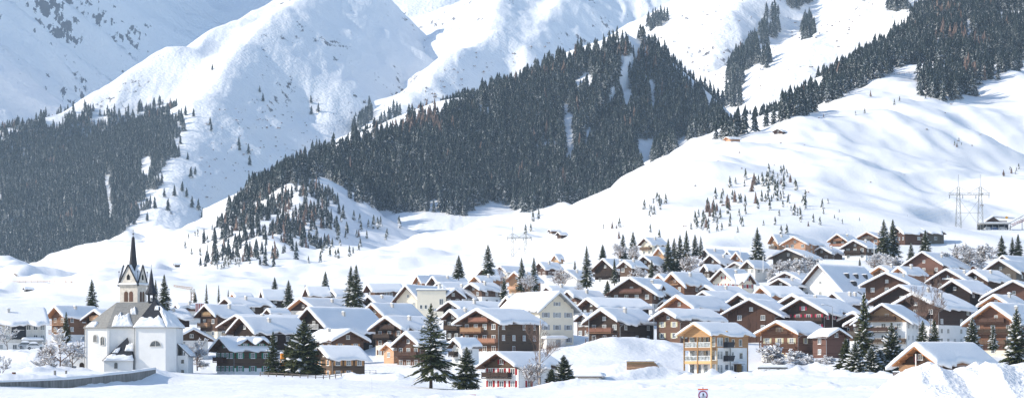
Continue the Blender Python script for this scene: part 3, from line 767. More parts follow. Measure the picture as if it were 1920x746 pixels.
# ------------------------------------------------------------------ the houses of the village
# x0, x2 eave tips of the gable, x3 far end of the ridge, pya ridge, pye eaves (photograph pixels), distance, yaw, eave height, timber, label, options
def K(**k): return k
HOUSES = [
 # left of and around the church
 (82,121,165,571,590,640,38,7.5,'orange','honey timber chalet with stacked wooden balconies left of the church',K(bal=3,shut='brown',rail='slats',balmat=WOOD['tan'])),
 (147,203,222,578,596,600,32,5.6,'dark','dark timber chalet with a tan balcony tucked behind the church\'s left roof edge',K(bal=2,balmat=WOOD['tan'])),
 (-70,-25,78,574,601,600,74,7.4,'old','long pale guest house with black boards under a deep snow roof at the left edge',K(base='white',side_w=9,bal=0,T=1.0,name='guest_house',cat='house')),
 (280,312,345,577,592,640,58,5.0,'dark','dark timber house half hidden behind the church\'s right roof',K(bal=0)),
 (318,340,372,567,577,720,60,4.5,'old','low flat-roofed pale house behind the church beside the tall firs',K(bal=0)),
 (327,399,318,612,632,555,-24,5.0,'brown','house with brown boarded gable over white walls right of the church',K(base='white',split=0.95,bal=0,gw=2,name='house',cat='house')),
 (360,405,454,569,590,640,44,6.4,'brown','chalet with pale balcony and brown gable over cream walls up from the church',K(base='cream',bal=2,balmat=WOOD['tan'],shut='red')),
 (404,437,494,556,569,720,50,5.0,'brown','brown chalet whose broad snow roof shows above the red striped fence',K(bal=0)),
 (428,442,468,547,554,880,60,2.6,'tan','low tan shed at the foot of the snow slope behind the village',K(bal=0,chim=0,name='shed',cat='shed',gw=1)),
 (483,495,531,541,557,780,68,4.5,'dark','old dark barn with a drooping snow roof below the spur',K(bal=0,chim=0,name='barn',cat='barn',gw=1)),
 (402,478,520,588,608,580,42,6.0,'brown','brown chalet hidden behind a larger gable above the green shuttered chalet',K(bal=1,base='white')),
 (419,478,548,591,620,555,46,6.6,'dark','dark timber chalet with a row of four white windows above the green shuttered chalet',K(bal=1,gw=4)),
 (388,433,490,629,652,510,47,5.8,'brown','brown chalet with green shutters, white ground floor and two roof dormers',K(base='white',split=0.30,bal=2,shut='green',dormer=2,gw=4,side_w=3,chim=0)),
 (492,508,535,576,584,660,48,4.2,'brown','small brown gable peeping over a snow roof left of the white gabled house',K(bal=0,chim=0)),
 (492,516,560,588,597,610,48,4.4,'brown','little brown gable in front of the white gabled house',K(bal=0,chim=0)),
 (530,593,660,556,578,700,38,6.2,'old','white walled house with steep stepped eaves behind the two crossed firs',K(base='',bal=1,chim=1,name='house',cat='house',trim=M_TRIMO,gtop='dark')),
 (535,617,684,573,616,598,38,6.4,'dark','big half-timbered dark chalet with white balconies behind the trio of firs',K(bal=3,balmat=M_FRAME,gw=4,base='',rail='slats')),
 (623,692,590,614,633,532,-26,5.6,'brown','brown house with ochre shutters turned to the right, above a small brown cottage',K(base='',bal=0,shut='ochre',gw=2,chim=1)),
 (574,618,670,646,668,500,58,4.6,'brown','small brown cottage with ochre shutters and a snowy porch beside the three firs',K(bal=0,shut='ochre',side_w=3,gw=2,chim=0,name='cottage',cat='cottage',base='')),
 (565,580,615,536,551,800,68,3.6,'grey','far low grey barn left of the double-topped fir',K(bal=0,chim=0,name='barn',cat='barn')),
 (612,630,648,541,552,800,60,3.4,'old','small pale hut with a flat snow cap beside the double-topped fir',K(bal=0,chim=0,name='hut',cat='hut')),
 (679,697,750,530,543,800,64,4.4,'red','long red-brown chalet right of the double-topped fir',K(bal=0,chim=0,side_w=6)),
 (673,706,734,552,567,720,42,4.8,'dark','dark plum timber house below the long red-brown chalet',K(bal=0,base='')),
 (671,719,768,566,589,620,40,6.0,'orange','chalet with glowing orange boards under its wide gable eaves',K(bal=1,base='',gw=2)),
 (688,755,793,590,613,562,38,7.0,'dark','dark chalet with a long balcony over cream ground floor near the lone crooked fir',K(base='cream',split=0.45,bal=2,shut='brown')),
 (732,787,828,532,563,700,30,5.4,'cream','tall cream house with a steep gable and flat-roofed wing',K(base='',bal=0,gw=2,chim=0,side_w=1,name='house',cat='house')),
 (834,873,822,538,553,690,-22,5.0,'brown','brown boarded gable over cream walls beside the flat-roofed wing',K(base='cream',split=0.8,bal=0,gw=2)),
 (773,789,806,515,528,905,44,4.4,'orange','tiny orange boarded chalet, leftmost of three small gables below the white slope',K(bal=1,chim=0)),
 (793,812,838,514,527,915,46,4.2,'dark','narrow dark gable behind its twin in the row of three below the white slope',K(bal=0,chim=0)),
 (799,820,872,516,529,895,48,4.2,'brown','brown gabled house with a long snow roof, rightmost of three below the white slope',K(bal=0)),
 (790,850,892,527,553,760,48,5.0,'old','pale house under a huge smooth snow roof behind the brown boarded gable',K(bal=0,base='',name='house',cat='house')),
 (818,863,936,562,577,630,46,5.2,'dark','dark gabled chalet with a white capped chimney above the big balcony chalet',K(bal=0,chim=1,base='')),
 (826,858,889,578,592,590,42,6.0,'dark','narrow dark chalet with a reddish balcony left of the big balcony chalet',K(bal=2,balmat=WOOD['red'],base='')),
 (851,933,982,575,599,520,36,7.4,'brown','big brown balcony chalet with a long log side and white basement',K(base='white',split=0.12,bal=3,shut='brown',gw=4,side_w=4,chim=0)),
 (878,900,941,515,526,850,48,4.6,'tan','tan gabled chalet with a long low snow roof near the bare pink-grey birch',K(bal=1,base='white')),
 (862,900,928,528,541,760,46,4.8,'brown','chalet with brown gable and white corner wall beside the bare pink-grey birch',K(base='white',split=0.6,bal=0)),
 (946,981,1002,507,523,800,34,6.6,'tan','tan chalet with round-fronted balconies behind the twin firs',K(bal=2,balmat=WOOD['tan'],base='cream')),
 (893,915,935,502,513,930,46,4.2,'brown','small brown chalet just below the upper lone fir',K(bal=0,chim=0)),
 (925,948,975,497,508,950,44,4.0,'old','low pale house uphill between two lone firs',K(bal=0,chim=0,name='house',cat='house')),
 (936,960,985,553,568,580,44,4.2,'white','little white gabled annex attached left of the tall cream house',K(base='',bal=0,chim=0,gw=1,side_w=0,name='annex',cat='house')),
 (1012,1089,968,543,579,560,-27,9.0,'cream','tall cream house with rows of grey shuttered windows and a snowy porch',K(base='',bal=0,gw=3,shut='grey',chim=0,side_w=4,name='tall_house',cat='house',trim=M_METAL)),
 (1014,1034,1082,534,544,700,55,4.4,'dark','dark house whose low snow roof peeps over the tall cream house',K(bal=0)),
 (1046,1080,1126,542,559,640,48,5.0,'red','reddish house half hidden right behind the tall cream house',K(bal=0)),
 (1076,1104,1114,585,597,592,40,4.5,'red','small red-brown house between the tall cream house and a dark chalet',K(bal=0,chim=0,base='')),
 (1078,1120,1206,556,573,605,56,5.0,'dark','dark house under a very long plain snow roof below the red shuttered chalet',K(bal=0,chim=0)),
 (1091,1160,1206,575,600,540,36,5.0,'dark','black-brown chalet with small white windows beside the smooth snow mound',K(bal=1,base='',gw=3,side_w=3)),
 (1033,1046,1053,475,492,1000,35,2.6,'tan','tiny steep tan hut alone on the white slope',K(bal=0,chim=0,name='hut',cat='hut',gw=1)),
 (1000,1020,1047,490,502,880,52,3.6,'brown','low brown house with a flat snow roof below the tiny steep hut',K(bal=0)),
 (1037,1080,1092,504,520,820,34,5.0,'white','white house with small square windows behind the round brown tree',K(base='',bal=0,name='house',cat='house')),
 (1106,1152,1192,483,505,800,42,5.0,'dark','dark chalet with broad ragged snow roof behind the tall dark fir',K(bal=1)),
 (1156,1182,1202,486,497,790,42,4.6,'brown','brown gable in the ragged roofs behind the tall dark fir',K(bal=0)),
 (1134,1226,1248,517,547,640,24,5.2,'red','wide chalet with red shutters and a white middle wall above the long snow roof',K(base='white',split=0.42,bal=2,shut='red',gw=4,dormer=1,chim=1)),
 (1196,1219,1243,444,456,900,48,7.0,'cream','tall cream house high on the slope beside bare brown trees',K(base='',bal=1,name='house',cat='house')),
 (1224,1244,1256,462,475,880,34,4.8,'tan','small tan gable below the tall cream house on the slope',K(bal=0,chim=0)),
 (1187,1225,1238,478,494,820,34,4.6,'red','reddish gable among bare bushes above the red shuttered chalet',K(bal=0,chim=0)),
 (1221,1246,1262,512,524,722,38,4.6,'orange','honey gable squeezed between two chalets with red trim',K(bal=0,chim=0)),
 (1238,1278,1320,508,530,680,46,6.0,'orange','honey timber chalet with carved balconies and snow-holed roof',K(bal=2,balmat=WOOD['tan'],shut='red',rail='slats',base='')),
 (1328,1374,1402,501,525,740,38,6.0,'cream','cream house with red shutters and steep snow roof',K(base='',bal=0,shut='red',gw=3,detail=True,name='house',cat='house',melt=0.1)),
 (1394,1419,1378,511,527,735,-32,5.6,'cream','cream side wing with a grey fascia gable turned to the right',K(base='',bal=0,shut='red',detail=True,gw=2,name='house',cat='house',chim=0)),
 (1310,1331,1358,465,480,900,50,4.4,'brown','brown chalet just right of the dense dark fir clump',K(bal=0)),
 (1312,1350,1372,475,493,860,46,4.8,'dark','dark timber chalet with snow sliding off its left eave by the fir clump',K(bal=1)),
 (1354,1372,1388,468,482,885,38,5.0,'grey','narrow grey gable with a white pole before it',K(bal=0,chim=0)),
 (1367,1391,1404,471,487,862,38,4.6,'orange','bright orange gable right of the narrow grey gable',K(bal=0,chim=0)),
 (1312,1326,1352,494,505,800,58,3.4,'brown','low brown outbuilding behind the round bare bush',K(bal=0,chim=0)),
 (1357,1396,1418,490,502,800,38,4.4,'white','white house with two dark windows, left of a pair below the tall lone fir',K(base='',bal=0,gw=2,name='house',cat='house',chim=0)),
 (1388,1412,1437,486,499,788,46,5.0,'old','grey-white house, right of a pair below the tall lone fir',K(base='',bal=0,name='house',cat='house',chim=0,gtop='grey')),
 (1291,1350,1390,533,552,682,42,5.0,'brown','brown chalet peeping between snow roofs below the cream red-shuttered house',K(bal=0)),
 (1293,1340,1378,543,560,655,44,4.8,'dark','dark chalet with a sagging roof just above the three-window farmhouse row',K(bal=0,chim=0)),
 (1214,1270,1292,560,583,642,40,5.0,'dark','dark eave and gable left behind the farmhouse row',K(bal=0,chim=0)),
 (1236,1297,1352,551,574,600,40,6.2,'orange','honey-fronted chalet with a row of white windows above the old farmhouse',K(bal=0,gw=5,base='',chim=0)),
 (1219,1269,1342,576,593,542,46,5.2,'red','old red-brown farmhouse with pale green shutters above the snow mound',K(bal=0,shut='cream',gw=2,side_w=5,base='',chim=0)),
 (1353,1455,1462,558,586,560,26,7.2,'barn','tall reddish board barn with crossed-brace doors left of the pink shuttered chalet',K(bal=0,base='',gw=2,side_w=1,name='barn',cat='barn',chim=0)),
 (1357,1410,1445,548,568,622,40,5.6,'dark','dark gable just behind the tall reddish board barn',K(bal=0,chim=0)),
 # upper right
 (1440,1455,1480,438,453,950,56,5.5,'orange','orange chalet standing left of the big tan lodge',K(bal=2)),
 (1465,1509,1532,442,455,900,32,6.8,'tan','big tan boarded lodge with paired dark windows high on the slope',K(base='',bal=0,gw=4,name='lodge',cat='lodge',chim=0)),
 (1442,1508,1518,464,480,850,28,5.0,'grey','old weathered barn behind bare bushes below the big tan lodge',K(base='',bal=0,gw=2,name='barn',cat='barn',chim=0)),
 (1519,1556,1572,461,472,905,32,3.2,'brown','low brown chalet right of the big tan lodge',K(bal=0)),
 (1552,1586,1602,437,450,960,34,5.0,'orange','orange chalet with white base left of two more on the upper terrace',K(base='white',split=0.4,bal=2)),
 (1578,1622,1639,448,461,900,32,5.0,'brown','brown chalet over a long white basement on the upper terrace',K(base='white',split=0.38,bal=1,gw=3)),
 (1601,1649,1662,433,447,980,30,4.5,'orange','rust orange chalet with a full-width balcony left of the twin firs',K(bal=2)),
 (1446,1496,1514,508,521,760,32,4.2,'brown','brown chalet with purple-brown wall left of the big white gabled house',K(bal=0)),
 (1438,1480,1503,520,533,720,36,4.0,'dark','dark low gable in front of the brown chalet left of the big white gabled house',K(bal=0)),
 (1410,1440,1500,534,551,680,62,3.8,'orange','house under one broad sunlit snow roof below the big white gabled house',K(bal=0,chim=0)),
 (1492,1573,1636,493,545,720,42,2.8,'white','big white gabled house with steep roof and three tiny dormers',K(base='',bal=0,gw=3,name='gabled_house',cat='house',chim=0,melt=0.15,T=0.55)),
 (1540,1580,1617,546,566,640,50,5.0,'brown','brown house with four stubby chimneys below the white gabled house',K(bal=0,chim=2)),
 (1444,1524,1562,549,574,602,34,5.8,'dark','dark gable rising just behind the pink shuttered chalet',K(bal=0,chim=1,base='')),
 (1456,1544,1590,555,583,560,34,7.2,'dark','dark chalet with pink shutters and white-framed windows behind the street lamp',K(bal=1,shut='pink',gw=4,base='',chim=0)),
 (1416,1493,1536,599,622,515,36,6.6,'orange','honey chalet with cream shutters, flower-box balcony and stone basement',K(base='cream',split=0.30,bal=2,shut='cream',gw=3,balmat=WOOD['red'],rail='slats',chim=0,side_w=2)),
 (1550,1598,1545,613,627,507,-30,4.6,'red','red-brown side wing with a snow-draped gable beside the tall leaning fir',K(base='',bal=0,gw=0,side_w=1,chim=0,name='wing',cat='house')),
 (1554,1641,1650,582,605,562,30,5.6,'dark','dark chalet, left of two staggered eaves half hidden by the tall leaning fir',K(bal=1,base='white')),
 (1585,1640,1655,588,604,545,34,5.6,'red','reddish chalet, right of two staggered eaves half hidden by the tall leaning fir',K(bal=1,base='white')),
 (1672,1688,1726,424,437,980,74,4.0,'red','long red-brown stable with plank walls on the upper terrace',K(bal=0,chim=0,base='',side_w=2,name='stable',cat='stable')),
 (1714,1730,1764,425,436,988,74,4.0,'grey','grey stable joined to the right of the long red-brown stable',K(bal=0,chim=0,base='',side_w=1,name='stable',cat='stable')),
 (1691,1765,1795,470,497,760,36,6.0,'red','large chalet with one bright orange balcony below the upper terrace',K(bal=1,balmat=WOOD['orange'],gw=3,side_w=2,base='')),
 (1631,1665,1692,496,508,760,42,4.0,'orange','small chalet with yellow eaves right of the white gabled house',K(bal=0)),
 (1615,1705,1718,508,531,680,24,6.0,'barn','broad dark barn-like house with two vertical board panels',K(base='',bal=0,gw=3,side_w=1,cat='house')),
 (1670,1696,1732,498,510,720,46,4.0,'orange','small chalet with a black flue pipe behind the broad barn-like house',K(bal=0)),
 (1739,1808,1838,502,525,700,34,5.6,'red','red-brown chalet with a white signboard rail under its gable',K(bal=1,gw=2)),
 (1755,1814,1850,522,544,640,40,4.6,'dark','slate-dark gabled house directly below the white signboard chalet',K(bal=0,chim=0,base='',gw=0)),
 (1841,1904,1938,484,507,720,32,6.0,'grey','weathered grey board house with two cream window frames on the right',K(base='',bal=0,gw=2,chim=0)),
 (1858,1900,1945,477,495,762,40,5.0,'dark','house whose snow roof doubles behind the weathered grey house',K(bal=0,chim=0)),
 (1812,1836,1856,495,506,780,42,3.6,'orange','tiny yellow-eaved chalet left of the weathered grey house',K(bal=0,chim=0)),
 (1800,1846,1884,504,523,702,48,4.4,'red','red-brown house with a small boarded dormer on its snow roof',K(bal=0)),
 (1841,1957,1975,523,555,620,22,5.4,'red','wide chestnut chalet gable cut by the right edge of the view',K(bal=1,gw=4,base='')),
 (1838,1886,1918,550,567,602,38,5.2,'orange','honey gable with a black flue between two larger roofs at the right edge',K(bal=0)),
 (1810,1902,1948,565,603,540,36,8.0,'orange','orange balcony chalet with a satellite dish at the right edge',K(bal=3,gw=3,base='cream',split=0.2,balmat=WOOD['red'],detail=True)),
 (1630,1740,1776,532,565,622,34,6.5,'dark','dark chalet with white window and red trim above the large white apartment chalet',K(bal=1,shut='red',gw=4,base='')),
 (1666,1754,1800,546,573,570,42,9.5,'brown','apartment chalet with a brown boarded gable and tall white side pillars',K(base='white',split=0.55,bal=1,gw=3,side_w=5,chim=1,name='apartment_chalet')),
 (1604,1702,1712,567,600,530,24,8.0,'white','white apartment chalet with deep brown-railed balconies behind the snowy firs',K(base='',bal=3,gw=3,balmat=WOOD['brown'],chim=0,name='apartment_chalet',trim=M_TRIM,gtop='tan')),
 (1678,1750,1856,639,674,350,44,3.0,'red','low log cabin with a red curtained window behind the big snow heap',K(base='',bal=0,gw=2,side_w=0,chim=0,T=0.75,melt=0.1,ragged=0.25,name='log_cabin',cat='cabin',detail=True,trim=M_TRIMO)),
 (732,786,800,619,642,522,38,5.4,'brown','brown chalet with a long balcony just left of the lone crooked fir',K(base='white',split=0.3,bal=1,shut='brown',gw=3,chim=0)),
 (712,736,748,640,650,528,50,2.6,'tan','small tan outbuilding left of the lone crooked fir',K(base='',bal=0,chim=0,gw=1,side_w=1,name='outbuilding',cat='outbuilding')),
 (838,862,892,631,645,490,46,4.2,'white','small white house with an open porch right of the lone crooked fir',K(base='',bal=1,chim=0,gw=1,name='house',cat='house')),
 (891,968,1024,657,684,430,40,4.6,'white','white chalet with red shutters and a brown balcony by the tall bare birch',K(base='',bal=1,shut='red',gw=3,side_w=2,chim=0,T=0.5,balmat=WOOD['dark'],gtop='brown')),
 # scattered barns on the slopes
 (41,47,60,537,541,1450,60,2.4,'dark','dark hay barn, lowest of the barns on the left slope',K(bal=0,chim=0,gw=1,side_w=0,name='hay_barn',cat='barn',group='hay barns on the slopes',T=0.35)),
 (97,103,113,511,515,1600,55,2.6,'dark','dark hay barn, highest of the barns on the left slope',K(bal=0,chim=0,gw=1,side_w=0,name='hay_barn',cat='barn',group='hay barns on the slopes',T=0.35)),
 (114,119,131,522,526,1560,62,2.6,'dark','dark hay barn right beside the orange one on the left slope',K(bal=0,chim=0,gw=1,side_w=0,name='hay_barn',cat='barn',group='hay barns on the slopes',T=0.35)),
 (94,102,114,529,533,1520,60,2.2,'orange','orange hay barn by the fence line on the left slope',K(bal=0,chim=0,gw=1,side_w=0,name='hay_barn',cat='barn',group='hay barns on the slopes',T=0.35)),
 (324,327,338,492,495,1500,70,2.2,'dark','lone dark hay barn on the open slope right of the church tower',K(bal=0,chim=0,gw=1,side_w=0,name='hay_barn',cat='barn',group='hay barns on the slopes',T=0.3)),
 (262,272,282,459,462,1850,50,2.0,'red','reddish hut, leftmost of three on the white ridge left of the spur',K(bal=0,chim=0,gw=1,side_w=0,name='hay_barn',cat='barn',group='hay barns on the slopes',T=0.4)),
 (279,286,293,457,460,1900,50,2.0,'dark','dark hut, middle one of three on the white ridge left of the spur',K(bal=0,chim=0,gw=1,side_w=0,name='hay_barn',cat='barn',group='hay barns on the slopes',T=0.4)),
 (300,307,314,452,455,1950,50,2.2,'red','reddish hut, rightmost of three on the white ridge left of the spur',K(bal=0,chim=0,gw=1,side_w=0,name='hay_barn',cat='barn',group='hay barns on the slopes',T=0.4)),
 (1026,1032,1050,429,432,1240,66,2.0,'red','upper of two red hay barns at the crest right of the left pylon',K(bal=0,chim=0,gw=1,side_w=0,name='hay_barn',cat='barn',group='hay barns on the slopes',T=0.4)),
 (1041,1050,1062,434,439,1190,50,2.6,'red','lower of two red hay barns at the crest right of the left pylon',K(bal=0,chim=0,gw=1,side_w=0,name='hay_barn',cat='barn',group='hay barns on the slopes',T=0.4)),
 (1448,1466,1474,241,246,1480,30,2.0,'red','dark red mountain hut on the high right ridge',K(bal=0,chim=0,gw=1,side_w=0,name='mountain_hut',cat='hut',group='hay barns on the slopes',T=0.4)),
 (1356,1366,1386,256,260,1420,60,2.0,'tan','tan mountain hut on the snow knoll below the dark wood',K(bal=0,chim=0,gw=1,side_w=0,name='mountain_hut',cat='hut',group='hay barns on the slopes',T=0.4)),
]
BUILT = {}
for h in HOUSES:
    x0, x2, x3, pya, pye, D, yaw, H, wood, label, kw = h
    BUILT[label] = chalet(x0, x2, x3, pya, pye, D, yaw, H, wood, label, **kw)
# ------------------------------------------------------------------ the church
def church():
    D = 500.0; s = F / D
    yaw = R(-34)              # the choir points to the front right, the nave runs back to the left
    base = P(262, 698, D)
    root = empty('church', (base.x, base.y, base.z), 0, 'white church with a pointed stone bell tower and black roof half cleared of snow', 'church')
    FITS.extend([(base.x + dx, base.y + dy, base.z + 0.2) for dx in (-8, 0, 8) for dy in (-6, 6, 16)])
    def L(px, py): return ((px - 262) / s, (698 - py) / s)      # metres right, metres up at this distance
    # choir: five-sided apse block in front, lit left face, broad right face
    zc = L(0, 613)[1]
    pl = [(-0.6, -1.5), (-0.6 + 7.4, -4.2), (10.0, -1.8), (9.0, 8.0), (-0.6, 8.0)]
    def poly_wall(name, pts, z0, z1, mat, parent):
        m = MB(); n = len(pts)
        m.add([(x, y, z0) for x, y in pts] + [(x, y, z1) for x, y in pts],
              [tuple(range(n-1, -1, -1)), tuple(range(n, 2*n))] + [(i, (i+1) % n, (i+1) % n + n, i + n) for i in range(n)])
        return m.build(name, mat, parent)
    choir = [(-0.55, -2.4), (6.1, -3.4), (8.1, -1.6), (8.1, 9.0), (-0.55, 9.0)]
    poly_wall('choir_wall', choir, -4, zc, M_WHITE, root)
    nave = [(-12.0, 1.2), (-6.8, -0.6), (-0.553, -0.2), (4.0, 16.0), (-9.0, 17.5)]
    poly_wall('nave_wall', nave, -4, zc - 0.05, M_WHITE, root)
    # pilasters on the nave and a cornice
    m = MB()
    m.box(-6.95, -6.45, -0.75, -0.45, -2, zc - 0.1); m.build('pilaster', M_WHITE, root)
    def roof(name, eave, ridge, mats, z0, over=0.5):
        """eave: outline points; ridge: two points (x,y,z); each eave edge goes to its nearer ridge end"""
        cx = sum(p[0] for p in eave) / len(eave); cy = sum(p[1] for p in eave) / len(eave)
        ev = []
        for x, y in eave:
            d = math.hypot(x - cx, y - cy); ev.append((x + (x - cx) / d * over, y + (y - cy) / d * over, z0))
        m = MB(); n = len(ev)
        near = [min((0, 1), key=lambda q: math.hypot(p[0] - ridge[q][0], p[1] - ridge[q][1])) for p in ev]
        for i in range(n):
            j = (i + 1) % n
            a, b = ev[i], ev[j]
            if near[i] == near[j]: m.add([a, b, ridge[near[i]]], [(0, 1, 2)], mats[i])
            else: m.add([a, b, ridge[near[j]], ridge[near[i]]], [(0, 1, 2, 3)], mats[i])
        m.add([(p[0], p[1], p[2] - 0.22) for p in ev] + ev, [tuple(range(n-1, -1, -1))] + [(i, (i+1) % n, (i+1) % n + n, i + n) for i in range(n)], 0)
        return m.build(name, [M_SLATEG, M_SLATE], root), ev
    # choir roof: left plane painted pale as if sunlit, black front and right planes
    zr = L(0, 560)[1]
    rc = [(3.0, 2.0, zr), (2.5, 8.5, zr)]
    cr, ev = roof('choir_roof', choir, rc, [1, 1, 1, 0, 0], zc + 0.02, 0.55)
    ev2 = ev
    # nave roof: left and front planes in the painted sunlit tone
    zn = L(0, 565)[1]
    rn = [(-4.2, 7.6, zn), (2.2, 13.5, zn)]
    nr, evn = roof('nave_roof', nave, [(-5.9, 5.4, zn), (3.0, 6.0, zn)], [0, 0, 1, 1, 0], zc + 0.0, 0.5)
    # snow left on the roofs: ragged sheets lying on their planes
    def plane_snow(parent, a, b, c, u0, u1, v0, v1, seed, T=0.35, taper=0.0):
        """a,b eave ends, c apex; patch in (u along eave, v up) with ragged outline"""
        a, b, c = Vector(a), Vector(b), Vector(c)
        U = (b - a); up = c - (a + b) / 2; nrm = U.cross(up).normalized()
        if nrm.z < 0: nrm = -nrm
        n = 22; us = np.linspace(0, 1, n); U_, V_ = np.meshgrid(us, us, indexing='ij')
        vv = v0 + (v1 - v0) * V_ * (1 + 0.35 * fbm(U_ * 6 + seed, U_ * 0 + seed, seed, 3))
        uu = u0 + (u1 - u0) * U_ * (1 + 0.06 * fbm(V_ * 5, V_ * 0 + seed, seed + 2, 3))
        uu = uu + (0.5 - uu) * np.clip(vv, 0, 1) * taper
        e = np.minimum(np.minimum(U_, 1 - U_), np.minimum(V_, 1 - V_)) * 6
        th = T * np.sqrt(np.clip(e, 0.05, 1)) * (1 + 0.4 * fbm(U_ * 5, V_ * 5, seed + 5, 3))
        base_ = np.array(a)[None, None] + uu[..., None] * np.array(U) + vv[..., None] * np.array(up)
        top = base_ + th[..., None] * np.array(nrm); bot = base_ + 0.01 * np.array(nrm)
        nn = n * n; g = grid_faces(n, n)
        per = [(i, 0) for i in range(n-1)] + [(n-1, j) for j in range(n-1)] + [(i, n-1) for i in range(n-1, 0, -1)] + [(0, j) for j in range(n-1, 0, -1)]
        idx = np.array([i * n + j for i, j in per]); nxt = np.roll(idx, -1)
        me = np_mesh('roof_snow', np.concatenate([top.reshape(-1, 3), bot.reshape(-1, 3)]), np.concatenate([g, g[:, ::-1] + nn, np.stack([nxt, idx, idx + nn, nxt + nn], 1)]), M_SNOW_ROOF, True)
        return obj('roof_snow', me, parent)
    A, B, C_ = ev[0], ev[1], rc[0]
    plane_snow(cr, A, B, C_, 0.0, 1.0, -0.02, 0.34, 3, 0.55, 1.0)
    plane_snow(cr, ev[1], ev[2], rc[0], 0.0, 1.0, -0.02, 0.62, 5, 0.5, 1.0)
    plane_snow(cr, ev[2], ev[3], ((rc[0][0] + rc[1][0]) / 2, 5.5, zr), 0.0, 1.0, -0.02, 0.5, 6, 0.5, 0.3)
    plane_snow(cr, A, B, C_, 0.55, 0.68, 0.60, 0.74, 8, 0.25, 0.0)
    plane_snow(nr, evn[1], evn[2], (-4.6, 5.4, zn), 0.15, 0.85, 0.02, 0.55, 9, 0.4, 0.7)
    plane_snow(nr, evn[0], evn[1], (-5.9, 5.4, zn), 0.1, 0.5, 0.0, 0.22, 10, 0.3, 0.9)
    plane_snow(nr, evn[1], evn[2], (-4.6, 5.4, zn), 0.80, 1.0, 0.50, 0.78, 12, 0.3, 0.2)
    # sacristy in the corner, lean-to with steep dark roof
    m = MB(); m.box(-7.2, -1.0, -3.2, 0.0, -3, 2.6); sac = m.build('sacristy_wall', M_WHITE, root)
    m = MB(); m.add([(-7.6, -3.7, 2.5), (-0.7, -3.7, 2.5), (-0.9, -0.35, 3.2), (-2.6, -0.42, 7.6), (-7.3, -0.62, 3.2)], [(0, 1, 3), (1, 2, 3), (0, 3, 4)], 0)
    m.add([(-7.6, -3.7, 2.49), (-0.7, -3.7, 2.49), (-0.9, -0.35, 2.49), (-7.3, -0.62, 2.49)], [(3, 2, 1, 0)], 0)
    sr = m.build('sacristy_roof', M_SLATE, root)
    plane_snow(sr, (-7.6, -3.7, 2.5), (-0.7, -3.7, 2.5), (-2.6, -0.42, 7.6), 0.05, 0.98, 0.0, 0.26, 15, 0.45, 0.9)
    plane_snow(sr, (-7.6, -3.7, 2.5), (-0.7, -3.7, 2.5), (-2.6, -0.42, 7.6), 0.62, 0.98, 0.42, 0.72, 16, 0.3, 0.6)
    plane_snow(sr, (-7.6, -3.7, 2.5), (-0.7, -3.7, 2.5), (-2.6, -0.42, 7.6), 0.1, 0.35, 0.34, 0.55, 18, 0.25, 0.9)
    # side chapel on the right with a low snowy roof
    m = MB(); m.box(8.1, 10.4, 0.5, 8.5, -3, 3.7); m.build('chapel_wall', M_WHITE, root)
    m = MB(); m.add([(8.15, 0.0, 6.3), (8.15, 9, 6.3), (10.9, 9, 3.6), (10.9, 0.0, 3.6), (8.15, 0, 6.0), (8.15, 9, 6.0), (10.9, 9, 3.4), (10.9, 0, 3.4)], [(3, 2, 1, 0), (4, 5, 6, 7), (0, 4, 7, 3), (3, 7, 6, 2)], 0)
    ch = m.build('chapel_roof', M_SLATE, root)
    plane_snow(ch, (10.9, 0.0, 3.6), (10.9, 9, 3.6), (8.15, 4.5, 6.3), 0.0, 1.0, -0.02, 0.85, 20, 0.35, 0.0)
    m = MB(); m.box(8.9, 9.5, 0.42, 0.52, 2.0, 2.8); m.build('chapel_window', M_GLASS, root)
    m = MB(); m.box(8.9, 9.5, 0.42, 0.52, -0.3, 0.6); m.build('chapel_window', M_GLASS, root)
    # left low annex with arched door
    m = MB(); m.box(-15.6, -11.9, 2.5, 9, -3, 3.6); m.build('annex_wall', M_WHITE, root)
    sl = snow_slab('annex_snow', root, -16.1, -11.8, 2.0, 9.3, 3.62, 0.7, 4)
    def arch(name, cx, z0, w, h, y, parent, nx=8, mat=M_GLASS, half=False, rot=None, frame=True):
        pts = [] if half else [(-w/2, 0), (w/2, 0)]
        zs = 0 if half else h - w / 2
        pts += [(w/2 * math.cos(math.pi * k / nx), zs + (h if half else w/2) * math.sin(math.pi * k / nx)) for k in range(0 if half else 1, nx + 1 if half else nx)]
        if not half: pts = [(-w/2, 0), (w/2, 0), (w/2, zs)] + pts[2:] + [(-w/2, zs)]
        m = MB(); m.prism(pts, -0.05, 0.05)
        o = m.build(name, mat, parent); o.location = (cx, y, z0)
        if rot: o.rotation_euler = (0, 0, rot)
        if frame:
            f = MB()
            for a, b in zip(pts, pts[1:] + pts[:1]): f.cyl((a[0], -0.06, a[1]), (b[0], -0.06, b[1]), 0.09, n=4)
            f.cyl((0, -0.06, 0), (0, -0.06, h - 0.1), 0.05, n=4)
            f.build('window_surround', M_OLDWHITE, o)
        return o
    ang = math.atan2(-3.4 + 2.4, 6.65)
    arch('lunette_window', 3.9, 5.6, 2.6, 1.3, -3.09, root, half=True, rot=ang)
    an = math.atan2(-1.8, 5.2)
    arch('arched_window', -9.7, 6.6, 0.95, 1.6, 0.36, root, rot=an); arch('arched_window', -8.0, 5.9, 1.0, 1.9, -0.22, root, rot=an)
    arch('arched_door', -13.0, 0.0, 1.0, 2.2, 2.45, root, mat=WOOD['dark'], frame=False)
    arch('arched_window', -4.6, 0.9, 0.7, 1.3, -3.22, root, frame=False)
    m = MB(); m.cyl((-0.7, -2.55, -1), (-0.7, -2.55, zc), 0.09); m.build('drainpipe', M_METAL, root)
    m = MB(); m.cyl((-12.1, 1.0, -1), (-12.1, 1.0, zc), 0.09); m.build('drainpipe', M_METAL, root)
